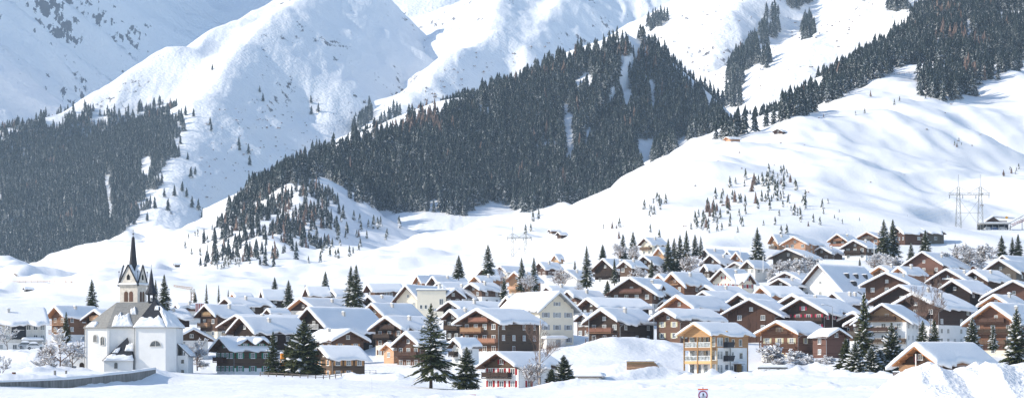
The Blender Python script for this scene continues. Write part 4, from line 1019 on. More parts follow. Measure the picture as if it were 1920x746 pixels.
    # bell tower: square stone shaft turned about 40 degrees, four gables, needle spire
    tx, ty = -3.8, 14.5
    tw = 2.2; tz0 = L(0, 566)[1] - 8; tz1 = L(0, 538)[1] * (base.y + ty) / base.y
    k = (base.y + ty) / base.y
    t = obj('bell_tower', None, root, (tx, ty, 0), (0, 0, R(-18)))
    t = t
    m = MB(); m.box(-tw, tw, -tw, tw, -3, tz1); shaft = m.build('tower_shaft', M_STONE, t)
    m = MB(); m.box(-tw - 0.18, tw + 0.18, -tw - 0.18, tw + 0.18, tz1 + 0.002, tz1 + 0.32); m.build('cornice', M_STONE, t)
    gh = (698 - 498) / s * k; gz = tz1 + 0.325
    for q in range(4):
        m = MB(); m.prism([(-tw - 0.1, gz), (tw + 0.1, gz), (0, gh)], -tw - 0.12, -tw + 0.1)
        g = m.build('gable', M_STONE, t); g.rotation_euler = (0, 0, R(90 * q))
        m = MB()
        for sgn in (-1, 1):
            m.cyl((sgn * (tw + 0.35), -tw - 0.2, gz - 0.15), (0, -tw - 0.2, gh + 0.15), 0.16, n=4)
        m.build('gable_trim', M_SLATE, g)
        m = MB(); m.prism([(-0.35, gz + 1.2), (0.35, gz + 1.2), (0.35, gz + 2.0), (0, gz + 2.5), (-0.35, gz + 2.0)], -tw - 0.2, -tw - 0.125); m.build('gable_window', M_DARK, g)
        o = snow_slab('ledge_snow', g, -tw - 0.1, tw + 0.1, -tw - 0.55, -tw - 0.13, gz + 0.05, 0.5, q)
        # snow planes falling between the gables
        m = MB(); m.add([(tw + 0.15, -tw - 0.15, gz), (0, -tw - 0.1, gh), (0, 0, gh + 0.4), (tw + 0.1, 0, gh)], [(0, 1, 2), (0, 2, 3)], 0)
        m.build('tower_snow', M_SNOW_ROOF, g)
        # twin bell openings with round heads
        for bx in (-0.62, 0.62):
            pts = [(bx - 0.48, tz1 - 3.3), (bx + 0.48, tz1 - 3.3)] + [(bx + 0.48 * math.cos(math.pi * j / 6), tz1 - 1.5 + 0.5 * math.sin(math.pi * j / 6)) for j in range(7)]
            m = MB(); m.prism(pts, -tw - 0.04, -tw + 0.05); b = m.build('bell_opening', WOOD['red'], t); b.rotation_euler = (0, 0, R(90 * q))
        m = MB(); m.cyl((tw + 0.1, -tw - 0.1, gz), (tw + 0.1, -tw - 0.1, gz + 2.9), 0.05, n=5); m.lathe([(0.0, gz + 2.8), (0.2, gz + 3.0), (0.0, gz + 3.2)], 6, c=(tw + 0.1, -tw - 0.1))
        p = m.build('pinnacle', M_SLATE, t); p.rotation_euler = (0, 0, R(90 * q))
    zt = (698 - 443) / s * k
    m = MB(); m.lathe([(1.4, gh - 2.3), (1.02, gh - 0.4), (0.72, gh + 2.2), (0.34, gh + 6.2), (0.06, zt)], 8)
    sp = m.build('spire', M_SLATE, t)
    m = MB(); m.cyl((0, 0, zt - 0.2), (0, 0, zt + 1.5), 0.05, n=5); m.lathe([(0, zt + 0.3), (0.24, zt + 0.5), (0, zt + 0.75)], 8)
    m.cyl((-0.3, 0, zt + 1.2), (0.3, 0, zt + 1.2), 0.04, n=4); m.build('cross', M_SLATE, sp)
    # ridge turret: open lantern, flared hat and needle
    rx, ry = 1.7, 6.5
    k2 = (base.y + ry) / base.y
    zb = zn - 0.6; zh = (698 - 550) / s * k2; ztt = (698 - 503) / s * k2
    t2 = obj('ridge_turret', None, root, (rx - 0.2, ry, 0), (0, 0, R(20)))
    for a in range(4):
        m = MB(); ax = 0.75 * math.cos(R(45 + 90 * a)); ay = 0.75 * math.sin(R(45 + 90 * a)); m.box(ax - 0.14, ax + 0.14, ay - 0.14, ay + 0.14, zb, zh); m.build('post', M_SLATE, t2)
    m = MB(); m.box(-0.75, 0.75, -0.75, 0.75, zb, zb + 0.9); m.build('turret_base', M_SLATE, t2)
    m = MB(); m.lathe([(0.9, zh - 0.35), (1.45, zh), (1.05, zh + 0.7), (0.6, zh + 2.0), (0.3, zh + 4.2), (0.04, ztt)], 8); m.build('turret_spire', M_SLATE, t2)
    m = MB(); m.lathe([(0.0, zb + 1.0), (0.35, zb + 1.0), (0.22, zb + 1.6), (0.0, zb + 1.65)], 8); m.build('bell', M_METAL, t2)
    m = MB(); m.cyl((0, 0, ztt), (0, 0, ztt + 0.9), 0.04, n=4); m.cyl((-0.3, 0, ztt + 0.6), (0.3, 0, ztt + 0.6), 0.04, n=4); m.build('turret_cross', M_SLATE, t2)
church()

# ------------------------------------------------------------------ the larch-clad apartment house
def larch_house():
    D = 470.0; yaw = 44
    x0, x2, x3, pya, pye = 1271, 1328, 1378, 602, 628
    Wr, Lr, rise, apex = house_frame(x0, x2, x3, pya, pye, D, yaw)
    W = 7.3; L = 12.0; H = 8.3; yw = R(-yaw)
    Wr = 8.6; rise = 2.2; slope = rise / (Wr / 2); zr = H + slope * W / 2; T = 0.55; of = 1.4
    bz = apex.z - (zr + 0.22 + T)
    a = Vector((0, -of, 0)); a.rotate(Matrix.Rotation(yw, 3, 'Z'))
    root = empty('apartment_house', (apex.x - a.x, apex.y - a.y, bz), yw, 'modern white and orange larch apartment house with three glazed balcony storeys', 'house')
    for off in ((0, 0), (0, 5), (3, 9), (-3, 2), (4, 3)):
        q = Vector((off[0], off[1], 0)); q.rotate(Matrix.Rotation(yw, 3, 'Z')); FITS.append((root.location.x + q.x, root.location.y + q.y, bz + 0.1))
    hw = W / 2
    m = MB(); m.box(-hw, hw, 1.6, L, -3, 5.6); m.build('wall', M_WHITE, root)
    m = MB(); m.prism([(-hw - .01, 5.602), (hw + .01, 5.602), (hw + .01, H), (0, zr), (-hw - .01, H)], 1.6, L + 0.01); m.build('upper_wall', WOOD['yellow'], root)
    e = Wr / 2; ze = zr - slope * e
    m = MB()
    m.prism([(-e, ze), (0, zr), (0, zr + .2), (-e, ze + .2)], -of, L + 0.8); m.prism([(e, ze + .2), (0, zr + .2), (0, zr), (e, ze)], -of, L + 0.8)
    roof = m.build('roof', WOOD['yellow'], root)
    snow_blanket('roof_snow', roof, e, -of, L + 0.8, zr + .2, slope, T, 77, 0.3)
    # gable truss of the balcony front
    m = MB(); m.prism([(-hw, H - .55), (hw, H - .55), (hw, H - .02), (0, zr - .03), (-hw, H - .02)], 0.0, 0.2); m.build('gable_board', WOOD['yellow'], root)
    for k in range(3):
        z = 0.15 + k * 2.75
        if k:
            m = MB(); m.box(-hw + .005, hw - .005, 0.01, 1.598, z - 0.62, z - .02); m.build('floor_band', WOOD['yellow'], root)
            m = MB(); m.box(-hw + .12, hw - .12, 0.03, 0.10, z, z + 0.1); m.box(-hw + .12, hw - .12, 0.03, 0.10, z + .95, z + 1.05)
            rl = m.build('railing', M_FRAME, root)
            m = MB(); m.box(-hw + .12, hw - .12, 0.055, 0.075, z + .1, z + .95); m.build('glass_panel', M_CURTAIN, rl)
        # recessed glazing
        for i in range(4):
            x = -hw + W * (i + 0.5) / 4
            window(root, x, 1.6, z + 0.15, 'f', 1.3, 2.0, None, 1)
        # glazed bay on the near corner and steel balcony
        for i in range(2):
            window(root, hw, 1.95 + i * 0.95 + .3, z + 0.3 , 'r', 0.9, 1.7, None, 1)
        if k:
            m = MB(); m.box(hw, hw + 1.1, 3.9, 5.9, z - .14, z - .02); b = m.build('side_balcony', M_METAL, root)
            m = MB(); m.add([(hw + 1.1, 3.9, z), (hw + 1.1, 5.9, z), (hw + 1.45, 5.9, z + 1.1), (hw + 1.45, 3.9, z + 1.1)], [(0, 1, 2, 3)]); m.add([(hw, 3.9, z), (hw + 1.1, 3.9, z), (hw + 1.45, 3.9, z + 1.1), (hw, 3.9, z + 1.1)], [(0, 1, 2, 3)])
            m.build('dark_screen', M_SLATE, b)
        window(root, hw, 4.9, z + 0.2 if k else z + .9, 'r', 1.2, 1.9 if k else 1.2, None, 1)
        if k == 2:
            window(root, hw + .01, 7.0, z + 0.3, 'r', 0.8, 1.4, None, 1); window(root, hw + .01, 9.4, z + 0.3, 'r', 1.0, 1.4, None, 1)
        elif k == 1:
            window(root, hw, 6.9, z + 0.5, 'r', 0.8, 1.4, None, 1); window(root, hw, 9.6, z + 0.4, 'r', 1.2, 1.3, None, 1)
        else:
            window(root, hw, 6.5, z + 0.8, 'r', 1.1, 1.0, None, 2); window(root, hw, 10.0, z + 0.5, 'r', 0.8, 1.4, None, 2)
    for i, x in enumerate((-hw + .1, 0, hw - .1)):
        m = MB(); m.box(x - .13, x + .13, -0.05, 0.22, -2, H - .552); m.build('post', WOOD['yellow'], root)
    m = MB(); m.box(hw + .002, hw + .05, L - .35, L - .02, -1, 5.6); m.build('corner_board', WOOD['yellow'], root)
    m = MB(); m.box(hw + .002, hw + .05, 1.62, 1.95, -1, 5.6); m.build('corner_board', WOOD['yellow'], root)
    m = MB(); m.cyl((hw + .12, 6.0, -1), (hw + .12, 6.0, 6.5), .09); m.build('drainpipe', M_METAL, root)
    # porch
    m = MB(); m.box(hw, hw + 1.3, 7.2, 9.3, 2.25, 2.37); pr = m.build('porch_roof', M_METAL, root)
    snow_slab('porch_snow', pr, hw, hw + 1.5, 7.0, 9.5, 2.375, .35, 3)
    m = MB(); m.box(hw + .01, hw + .06, 7.3, 8.1, 0, 2.2); m.build('door', WOOD['brown'], root)
    m = MB(); m.box(hw + .01, hw + 1.2, 8.2, 8.35, -1, 2.24); m.build('porch_wall', WOOD['yellow'], root)
    # cross gable on the near corner
    m = MB(); m.prismx([(3.2, H - .6), (5.8, H - .6), (5.8, H - .2), (4.5, H + .75), (3.2, H - .2)], 0, hw + .5); m.build('dormer', WOOD['yellow'], root)
larch_house()

# ------------------------------------------------------------------ pieces added to particular houses
def part_box(parent, name, b, mat):
    m = MB(); m.box(*b); return m.build(name, mat, parent)
def get(s):
    return [v for k, v in BUILT.items() if s in k][0]
# flat-roofed wing of the tall cream house
r, W, L, H, zr = get('flat-roofed wing') if False else BUILT['tall cream house with a steep gable and flat-roofed wing']
c0 = P(782, 585, 688); c1 = P(836, 545, 688)
wing = empty('flat_wing', (c0.x, c0.y, c0.z), 0, 'flat-roofed cream block with a round chimney joined to the steep cream house', 'house', 'snow-covered houses of the village')
wl = c1.x - c0.x; wh = c1.z - c0.z
part_box(wing, 'wall', (0, wl, 0, 9, -4, wh), M_CREAM)
rf = part_box(wing, 'roof', (-.3, wl + .3, -.3, 9.3, wh + .002, wh + .25), M_METAL); snow_slab('roof_snow', rf, -.3, wl + .3, -.2, 9.2, wh + .255, .5, 3)
window(wing, 1.2, 0, 1.0, 'f', .8, 1.2, None, 1); window(wing, 2.6, 0, 1.0, 'f', .8, 1.2, None, 1); window(wing, 7.2, 0, 2.2, 'f', 1.2, 1.8, None, 2)
m = MB(); m.lathe([(.55, wh + .2), (.55, wh + 2.0), (.7, wh + 2.0), (.7, wh + 2.15), (0, wh + 2.2)], 12, c=(6.6, 3)); ch = m.build('chimney', M_OLDWHITE, rf); snow_slab('chimney_snow', ch, 6.0, 7.2, 2.4, 3.6, wh + 2.17, .4, 5)
# porch of the tall cream house
r, W, L, H, zr = get('grey shuttered windows')
part_box(r, 'porch', (-4.0, 1.2, -2.2, -.01, -3, 1.9), M_OLDWHITE); part_box(r, 'porch_door', (-1.5, -.2, -2.25, -2.201, -.3, 1.6), M_METAL); snow_slab('porch_snow', r, -4.4, 1.6, -2.7, -.02, 1.905, .7, 8)
# dormers of the white gabled house
r, W, L, H, zr = get('three tiny dormers')
sl = (zr - H) / (W / 2)
for k in range(3):
    y = L * (.35 + .22 * k)
    for zz, w_ in ((.45, .55), (.12, .9)):
        if w_ == .9 and k == 1: continue
        x = (1 - zz) * W / 2 ; z = H + zz * (zr - H)
        m = MB(); m.prismx([(y - w_, z + .2), (y + w_, z + .2), (y + w_, z + 1.3), (y, z + 1.9), (y - w_, z + 1.3)], x - 1.5, x + .75)
        d = m.build('dormer', M_SLATE, r)
        snow_slab('dormer_snow', d, x - 1.0, x + .9, y - w_, y + w_, z + 1.75, .3, k)
# terrace and parasol of the honey chalet
r, W, L, H, zr = get('flower-box balcony')
part_box(r, 'terrace', (W / 2 + .01, W / 2 + 4.2, L * .25, L * 1.0, -2, 1.7), M_CREAM)
m = MB()
for i in range(26): m.box(W/2 + 4.14, W/2 + 4.2, L*.25 + i * L*.75/26 + .02, L*.25 + (i + .8) * L*.75/26, 1.7, 2.7)
m.box(W/2 + 4.1, W/2 + 4.24, L*.25, L, 2.702, 2.78)
m.build('terrace_railing', WOOD['red'], r)
q = Vector((W / 2 + 2.2, L * .45, 1.7)); q.rotate(Matrix.Rotation(r.rotation_euler.z, 3, 'Z'))
par = empty('parasol', r.location + q, 0, 'folded navy parasol on the terrace of the honey chalet', 'parasol')
m = MB(); m.cyl((0, 0, 0), (0, 0, 1.9), .05); m.build('pole', M_METAL, par)
m = MB(); m.lathe([(1.1, 1.1), (1.0, 1.5), (.5, 1.85), (.05, 2.0)], 10); m.build('canopy', plain_mat('navy_cloth', (.02, .035, .09), .2), par)
# signboard rail of the white signboard chalet, satellite dish
r, W, L, H, zr = get('white signboard rail')
part_box(r, 'signboard', (-1.8, 1.8, -.35, -.2, H + .5, H + .95), M_FRAME); part_box(r, 'cross_post', (-.1, .1, -.36, -.19, H + .96, H + 1.8), M_FRAME)
r, W, L, H, zr = get('satellite dish')
m = MB(); m.lathe([(.05, 0), (.35, .05), (.6, .2)], 14); d = m.build('satellite_dish', M_METAL, r, True); d.location = (W / 2 - 1.2, -1.4, 4.2); d.rotation_euler = (R(80), 0, R(20))
# curtain, awning porch of cottage
r, W, L, H, zr = get('small brown cottage')
part_box(r, 'porch_roof', (W / 2 + .01, W / 2 + 2.0, L * .45, L * 1.05, 2.5, 2.65), M_TRIM); snow_slab('porch_snow', r, W / 2, W / 2 + 2.2, L * .42, L * 1.1, 2.655, .5, 6)
part_box(r, 'porch_post', (W / 2 + 1.8, W / 2 + 1.95, L * .46, L * .5, -1, 2.498), M_TRIM); part_box(r, 'porch_post', (W / 2 + 1.8, W / 2 + 1.95, L * 1.0, L * 1.04, -1, 2.498), M_TRIM)
part_box(r, 'porch_fence', (W / 2 + 1.75, W / 2 + 1.82, L * .75, L * 1.05, -.5, 1.2), M_TRIM)
r, W, L, H, zr = get('red curtained window')
part_box(r, 'curtain', (-.95, -.55, -.16, -.11, H + .1, H + 1.0), SHUT['pink'])
m = MB()
for i in range(9): m.box(-W/2 + .3 + i * W / 9.5, -W/2 + .75 + i * W / 9.5, -.9, -.8, 1.15, 1.65)
m.box(-W/2, W/2, -.91, -.79, 1.652, H * .92); m.build('gable_apron', WOOD['orange'], r)
part_box(r, 'post', (-.08, .08, -1.3, -1.15, -2, H + 1.4), M_OLDWHITE)
# guest house: black panels, small wing and porch roof
r, W, L, H, zr = get('pale guest house')
m = MB(); m.box(W/2 + .02, W/2 + .1, L * .45, L * .68, H * .45, H - .1); m.build('black_boarding', M_SLATE, r)
m = MB(); m.box(W/2 + .02, W/2 + 3.0, L * .6, L * .95, H * .38, H * .42); pz = m.build('porch_roof', M_METAL, r); snow_slab('porch_snow', pz, W/2, W/2 + 3.1, L * .6, L * .95, H * .42 + .01, .8, 4)
# snow-covered garage set in the bank
g = P(1083, 733, 428)
gar = empty('garage', g, R(-8), 'low garage with a grey boarded front under snow beside the red shuttered white chalet', 'garage')
part_box(gar, 'wall', (0, 4.0, 0, 6, -2, 2.6), M_OLDWHITE); part_box(gar, 'door', (.3, 3.8, -.05, -.005, -1, 1.9), WOOD['grey']); gr = part_box(gar, 'roof', (-.3, 4.4, -.4, 6.2, 2.602, 2.75), M_TRIM)
snow_slab('roof_snow', gr, -.6, 4.7, -.6, 6.3, 2.755, .8, 2)
FITS.append((g.x + 2, g.y + 2, g.z + .2))
for px in range(1830, 1925, 9):
    for d in (1140, 1150, 1162): q = P(px, 431, d); FITS.append((q.x, q.y, q.z))
for px in range(1822, 1935, 9):
    for py, d in ((441, 1104), (438, 1115), (434, 1127)): q = P(px, py, d); FITS.append((q.x, q.y, q.z))
for px, py, d in ((1797, 443, 1150), (1838, 443, 1150), (961, 492, 1150), (986, 492, 1150)): q = P(px, py, d); FITS.append((q.x, q.y, q.z))
fit_ground(FITS)
berm([(1112,430),(1150,436),(1190,440),(1235,446),(1262,446)], 1.7, 2.6, .14, 3)
berm([(1130,446),(1200,455),(1262,462)], 1.2, 4.0, .1, 4)
berm([(1282,432),(1315,430),(1335,432)], 1.3, 1.6, .3, 5)
berm([(1370,428),(1440,425),(1560,420),(1640,415),(1720,400)], 1.0, 2.2, .5, 6)
berm([(1030,398),(1060,400),(1110,404)], 0.9, 2.4, .35, 7)
berm([(-60,345),(60,352),(130,366),(200,390),(240,402),(292,425)], -1.5, 8.0, .0, 20)
berm([(1271,448),(1330,446),(1372,450)], -0.8, 5.0, 0, 21)
berm([(620,470),(700,462),(760,455)], 1.0, 3.0, .5, 8)
berm([(1440,470),(1520,476),(1600,470)], 1.2, 3.5, .5, 9)
berm([(1150,520),(1200,525),(1260,520)], 2.2, 9.0, .1, 10)
berm([(1045,505),(1090,508),(1150,512)], 1.5, 6.0, .1, 11)
berm([(-60,382),(60,388),(130,396),(200,420),(240,433),(290,452)], 1.4, 4.0, .2, 12)
berm([(60,470),(100,480),(150,486)], 1.0, 2.0, .4, 13)
berm([(20,535),(50,528),(75,522)], 2.0, 5.0, .2, 14)
berm([(480,215),(620,222),(720,218)], 0.25, 2.0, .9, 15)
berm([(840,212),(960,208)], 0.25, 1.6, .9, 16)
berm([(1180,330),(1400,318),(1660,305)], 0.5, 3.0, .7, 17)
# ------------------------------------------------------------------ trees
def needle_mat(name, c0, c1, snow=0.0, snowscale=1.2, up=0.35, cover=1.0, tree=False):
    m, nt, b = new_mat(name)
    b.inputs['Roughness'].default_value = 0.8; b.inputs['Specular IOR Level'].default_value = 0.15
    geo = N(nt, 'ShaderNodeNewGeometry')
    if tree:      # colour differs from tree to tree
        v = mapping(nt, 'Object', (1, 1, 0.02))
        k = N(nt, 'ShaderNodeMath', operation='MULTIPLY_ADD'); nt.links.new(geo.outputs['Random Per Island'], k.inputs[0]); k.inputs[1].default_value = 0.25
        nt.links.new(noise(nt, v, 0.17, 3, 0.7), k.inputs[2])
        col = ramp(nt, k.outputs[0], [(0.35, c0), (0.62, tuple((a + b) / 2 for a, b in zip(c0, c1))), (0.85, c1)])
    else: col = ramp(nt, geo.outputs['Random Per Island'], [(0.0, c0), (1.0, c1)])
    if snow > 0:
        v = mapping(nt, 'Object', (1, 1, 1))
        n = noise(nt, v, snowscale, 3, 0.7)
        sep = N(nt, 'ShaderNodeSeparateXYZ'); nt.links.new(geo.outputs['True Normal'], sep.inputs[0])
        ab = N(nt, 'ShaderNodeMath', operation='ABSOLUTE'); nt.links.new(sep.outputs[2], ab.inputs[0])
        a = N(nt, 'ShaderNodeMath', operation='MULTIPLY_ADD'); nt.links.new(ab.outputs[0], a.inputs[0]); a.inputs[1].default_value = up; nt.links.new(n, a.inputs[2])
        mk = ramp(nt, a.outputs[0], [(1.0 - snow, (0, 0, 0)), (1.06 - snow, (cover,) * 3)])
        col = mixc(nt, mk, col, SNOW)
    nt.links.new(col, b.inputs['Base Color'])
    return m
M_NEEDLE = needle_mat('spruce_needles', (0.030, 0.040, 0.018), (0.105, 0.115, 0.048))
M_NEEDLE_S = needle_mat('frosted_needles', (0.028, 0.036, 0.026), (0.07, 0.078, 0.05), 0.36, 1.5)
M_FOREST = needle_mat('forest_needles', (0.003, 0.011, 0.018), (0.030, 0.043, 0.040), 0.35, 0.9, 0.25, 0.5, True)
M_LARCH = needle_mat('bare_larch_twigs', (0.13, 0.085, 0.07), (0.24, 0.17, 0.14), 0.22, 0.4)
M_BARK = plain_mat('bark', (0.11, 0.075, 0.055), 0.4, 3.0)
M_TWIG = plain_mat('brown_twigs', (0.20, 0.135, 0.105), 0.3, 3.0)
M_BIRCH = plain_mat('birch_bark', (0.55, 0.46, 0.38), 0.45, 6.0)

def jag_tree(seed, tiers=7, n=10, h=1.0, r=0.2, droop=0.06, wob=0.3):
    """unit conifer of stacked ragged skirts; returns verts, tris"""
    q = np.random.default_rng(seed); V = []; T = []
    for t in range(tiers):
        f = t / tiers
        z0 = 0.06 + 0.90 * f ** 0.95; z1 = min(1.0, z0 + 1.75 / tiers * 0.9)
        rad = r * (1 - f) ** 0.85 * (0.85 + 0.3 * q.random())
        cx, cy = (q.random(2) - 0.5) * r * 0.15
        b = len(V); V.append((cx, cy, z1 * h))
        a0 = q.random() * 6.28
        for k in range(n):
            a = a0 + 2 * math.pi * (k + 0.5 * (q.random() - 0.5)) / n
            rr = rad * ((1.0 if k % 2 else 0.55) + wob * (q.random() - 0.5))
            V.append((cx + rr * math.cos(a), cy + rr * math.sin(a), (z0 - (droop if k % 2 else -0.02) * (1 - f) * (0.5 + q.random())) * h))
        for k in range(n): T.append((b, b + 1 + k, b + 1 + (k + 1) % n))
    return np.array(V), np.array(T)
JAG = [jag_tree(s, 7, 10, 1.0, 0.22 + 0.02 * (s % 3)) for s in range(6)]
LARCH = [jag_tree(50 + s, 6, 9, 1.0, 0.20, 0.0, 0.7) for s in range(3)]

def inpoly(px, py, poly):
    px = np.asarray(px); py = np.asarray(py); c = np.zeros(px.shape, bool); n = len(poly); j = n - 1
    for i in range(n):
        xi, yi = poly[i]; xj, yj = poly[j]
        c ^= ((yi > py) != (yj > py)) & (px < (xj - xi) * (py - yi) / ((yj - yi) or 1e-9) + xi)
        j = i
    return c
def scatter(hf, px0, px1, D0, D1, spacing, polys, holes=(), seed=0, thin=0.0, edge=6.0):
    """jittered grid of real positions whose foot falls inside the outlines of the wood"""
    q = np.random.default_rng(seed)
    xs = np.arange((px0 - 960) * D1 / F if px0 < 960 else (px0 - 960) * D0 / F, (px1 - 960) * D1 / F if px1 > 960 else (px1 - 960) * D0 / F, spacing)
    ys = np.arange(D0, D1, spacing)
    X, Y = np.meshgrid(xs, ys); X = X.ravel() + (q.random(X.size) - .5) * spacing * 0.95; Y = Y.ravel() + (q.random(Y.size) - .5) * spacing * 0.95
    px = 960 + F * X / Y
    Zh = hf(X, Y); py = HY - F * Zh / Y
    jx = px + edge * 2 * fbm(X / 22, Y / 22, seed + 1, 2); jy = py + edge * 2 * fbm(X / 22 + 9, Y / 22, seed + 2, 2)
    ok = np.zeros(X.shape, bool)
    for p in polys: ok |= inpoly(jx, jy, p)
    for p in holes: ok &= ~inpoly(px, py, p)
    if thin: ok &= (q.random(X.size) > thin) & (fbm(X / 40, Y / 40, seed + 4, 2) > (-0.35 if thin > .06 else -0.62))
    return X[ok], Y[ok], Zh[ok]
def forest(name, pts, h0, h1, label, seed=0, larch=0.01, larch_patches=()):
    X, Y, Zf = pts; q = np.random.default_rng(seed)
    Vs, Ts, Ms = [], [], []; base = 0
    px = 960 + F * X / Y; py = HY - F * Zf / Y
    lp = fbm(X / 60, Y / 60, seed + 3, 3)
    for i in range(len(X)):
        il = (lp[i] > 0.55 and q.random() < 0.5) or q.random() < larch
        for (a, b, c, d) in larch_patches:
            if a < px[i] < c and b < py[i] < d and q.random() < 0.6: il = True
        V, T = (LARCH if il else JAG)[q.integers(3 if il else 6)]
        h = h0 + (h1 - h0) * q.random() ** 0.8; w = h * (0.85 + 0.35 * q.random()); a = q.random() * 6.28
        ca, sa_ = math.cos(a), math.sin(a)
        W = np.empty_like(V)
        W[:, 0] = (V[:, 0] * ca - V[:, 1] * sa_) * w + X[i]; W[:, 1] = (V[:, 0] * sa_ + V[:, 1] * ca) * w + Y[i]; W[:, 2] = V[:, 2] * h + Zf[i] - 0.4
        Vs.append(W); Ts.append(T + base); Ms.append(np.full(len(T), 1 if il else 0)); base += len(V)
    o = obj(name, np_mesh(name, np.concatenate(Vs), np.concatenate(Ts), [M_FOREST, M_LARCH], False, np.concatenate(Ms)))
    tag(o, label, None, None, 'stuff')
    return len(X)
SPUR_POLY = [(470,372),(560,322),(608,296),(700,262),(780,232),(850,208),(930,178),(1000,150),(1100,98),(1170,84),(1205,108),(1215,170),(1262,205),(1300,232),(1325,262),(1300,305),(1240,330),(1190,350),(1120,385),(1050,392),(1012,400),(985,408),(960,378),(900,384),(860,412),(800,402),(740,392),(700,384),(672,372),(640,345),(612,322),(560,330),(500,372)]
SPUR_HOLES = [[(1054,198),(1068,196),(1080,300),(1062,318)],[(1160,108),(1173,108),(1188,212),(1168,216)],[(1192,262),(1232,262),(1222,326),(1196,330)],[(1098,240),(1106,240),(1108,275),(1099,275)],[(800,378),(850,372),(846,392),(806,396)],[(1215,120),(1262,140),(1300,215),(1270,222),(1236,190)]]
def spur_h(x, y): return np.maximum(spur.h(x, y), ground(x, y))
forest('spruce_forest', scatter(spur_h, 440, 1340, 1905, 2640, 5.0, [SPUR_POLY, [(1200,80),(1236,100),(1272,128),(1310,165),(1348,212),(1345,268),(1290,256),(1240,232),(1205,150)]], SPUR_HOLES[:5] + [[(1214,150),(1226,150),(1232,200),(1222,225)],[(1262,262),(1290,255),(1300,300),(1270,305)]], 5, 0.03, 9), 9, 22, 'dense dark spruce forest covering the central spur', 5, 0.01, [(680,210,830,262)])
LEFT_POLY = [(-160,262),(60,232),(140,222),(215,208),(318,206),(334,235),(322,300),(296,318),(300,345),(268,352),(262,405),(236,440),(205,470),(150,478),(90,492),(30,510),(-160,530)]
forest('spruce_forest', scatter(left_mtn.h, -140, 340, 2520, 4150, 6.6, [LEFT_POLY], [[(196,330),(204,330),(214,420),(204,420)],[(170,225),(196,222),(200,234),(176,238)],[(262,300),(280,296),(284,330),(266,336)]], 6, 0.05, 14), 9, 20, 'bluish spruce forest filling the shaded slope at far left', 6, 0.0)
RIGHT_POLY = [(1332,266),(1440,236),(1540,166),(1640,104),(1700,52),(1750,-30),(2100,-60),(2100,60),(1930,118),(1880,146),(1810,184),(1716,182),(1726,150),(1768,112),(1700,122),(1620,158),(1568,190),(1500,216),(1440,240),(1385,262),(1332,275)]
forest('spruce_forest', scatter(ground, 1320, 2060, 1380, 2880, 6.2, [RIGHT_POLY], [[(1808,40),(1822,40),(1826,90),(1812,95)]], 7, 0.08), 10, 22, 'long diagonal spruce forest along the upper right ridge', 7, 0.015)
CL = [[(1357,205),(1362,150),(1378,118),(1402,80),(1418,74),(1420,110),(1395,148),(1388,205)],[(1418,78),(1440,28),(1466,22),(1460,62),(1434,86)],[(1472,10),(1500,-20),(1530,-10),(1500,22)],[(1505,42),(1520,38),(1524,72),(1506,74)],[(1238,128),(1262,122),(1292,178),(1312,200),(1302,246),(1268,232),(1244,200)],[(1418,112),(1440,108),(1446,132),(1424,134)],[(1212,48),(1248,34),(1252,46),(1218,60)],[(1660,20),(1690,-20),(1720,-20),(1700,30)]]
forest('spruce_forest', scatter(right_mtn.h, 1190, 1740, 2720, 4200, 8.5, CL, [], 8, 0.15, 3), 16, 27, 'loose clumps of spruce on the white slope between the two ridges', 8, 0.0)
CM = [[(648,242),(660,215),(692,200),(700,225),(680,246)],[(700,262),(712,226),(740,205),(752,212),(728,262)],[(1208,132),(1222,118),(1232,140),(1216,146)]]
forest('spruce_forest', scatter(mid_mtn.h, 600, 1300, 3000, 5000, 10, CM, [], 9, 0.2, 3), 18, 28, 'few spruces in the gap above the left end of the central spur', 9, 0.0)
MASS = [[(452,392),(520,352),(560,350),(612,356),(640,384),(606,396),(560,392),(520,406),(486,420),(440,432),(405,470),(398,452),(430,412)],[(470,440),(520,418),(566,400),(612,402),(622,424),(590,436),(560,452),(520,468),(500,492),(450,496),(424,492)]]
forest('mixed_wood', scatter(ground, 380, 660, 1500, 2400, 6.4, MASS, [], 10, 0.22), 6, 12, 'mixed wood of spruce and rust-brown larch on the white shoulder', 10, 0.12)
forest('mixed_wood', scatter(ground, 380, 660, 1200, 2300, 8.5, [[(378,505),(396,458),(420,425),(470,425),(560,440),(612,425),(640,395),(650,410),(632,450),(600,484),(540,486),(500,500),(440,502)]], [], 11, 0.45, 14), 5, 12, 'thin mixed wood straggling down the foot of the white shoulder', 11, 0.12)
forest('spruce_forest', scatter(spur_h, 380, 660, 1905, 2640, 5.5, [[(425,402),(470,368),(520,342),(566,316),(610,296),(640,300),(612,312),(560,326),(520,352),(470,388)]], [], 12, 0.07, 3), 8, 16, 'strip of spruces running down the left crest of the spur', 12, 0.05)
def scrub(name, pts, label, seed, h0=.8, h1=2.4):
    X, Y, Zf = pts; q = np.random.default_rng(seed); Vs, Ts = [], []; base = 0
    for i in range(len(X)):
        n = 7; h = q.uniform(h0, h1); w = h * q.uniform(.5, 1.2)
        for c in range(q.integers(1, 4)):
            a = np.arange(n) * 2 * np.pi / n + q.random(); r = w * q.uniform(.5, 1.1, n); ox, oy = q.normal(0, w * .8, 2)
            V = np.stack([X[i] + ox + r * np.cos(a), Y[i] + oy + r * np.sin(a), Zf[i] + h * q.uniform(-.1, .35, n)], 1)
            Vs.append(np.concatenate([[[X[i] + ox, Y[i] + oy, Zf[i] + h]], V])); Ts.append(np.array([(0, 1 + k, 1 + (k + 1) % n) for k in range(n)]) + base); base += n + 1
    tag(obj(name, np_mesh(name, np.concatenate(Vs), np.concatenate(Ts), [M_LARCH])), label, None, None, 'stuff')
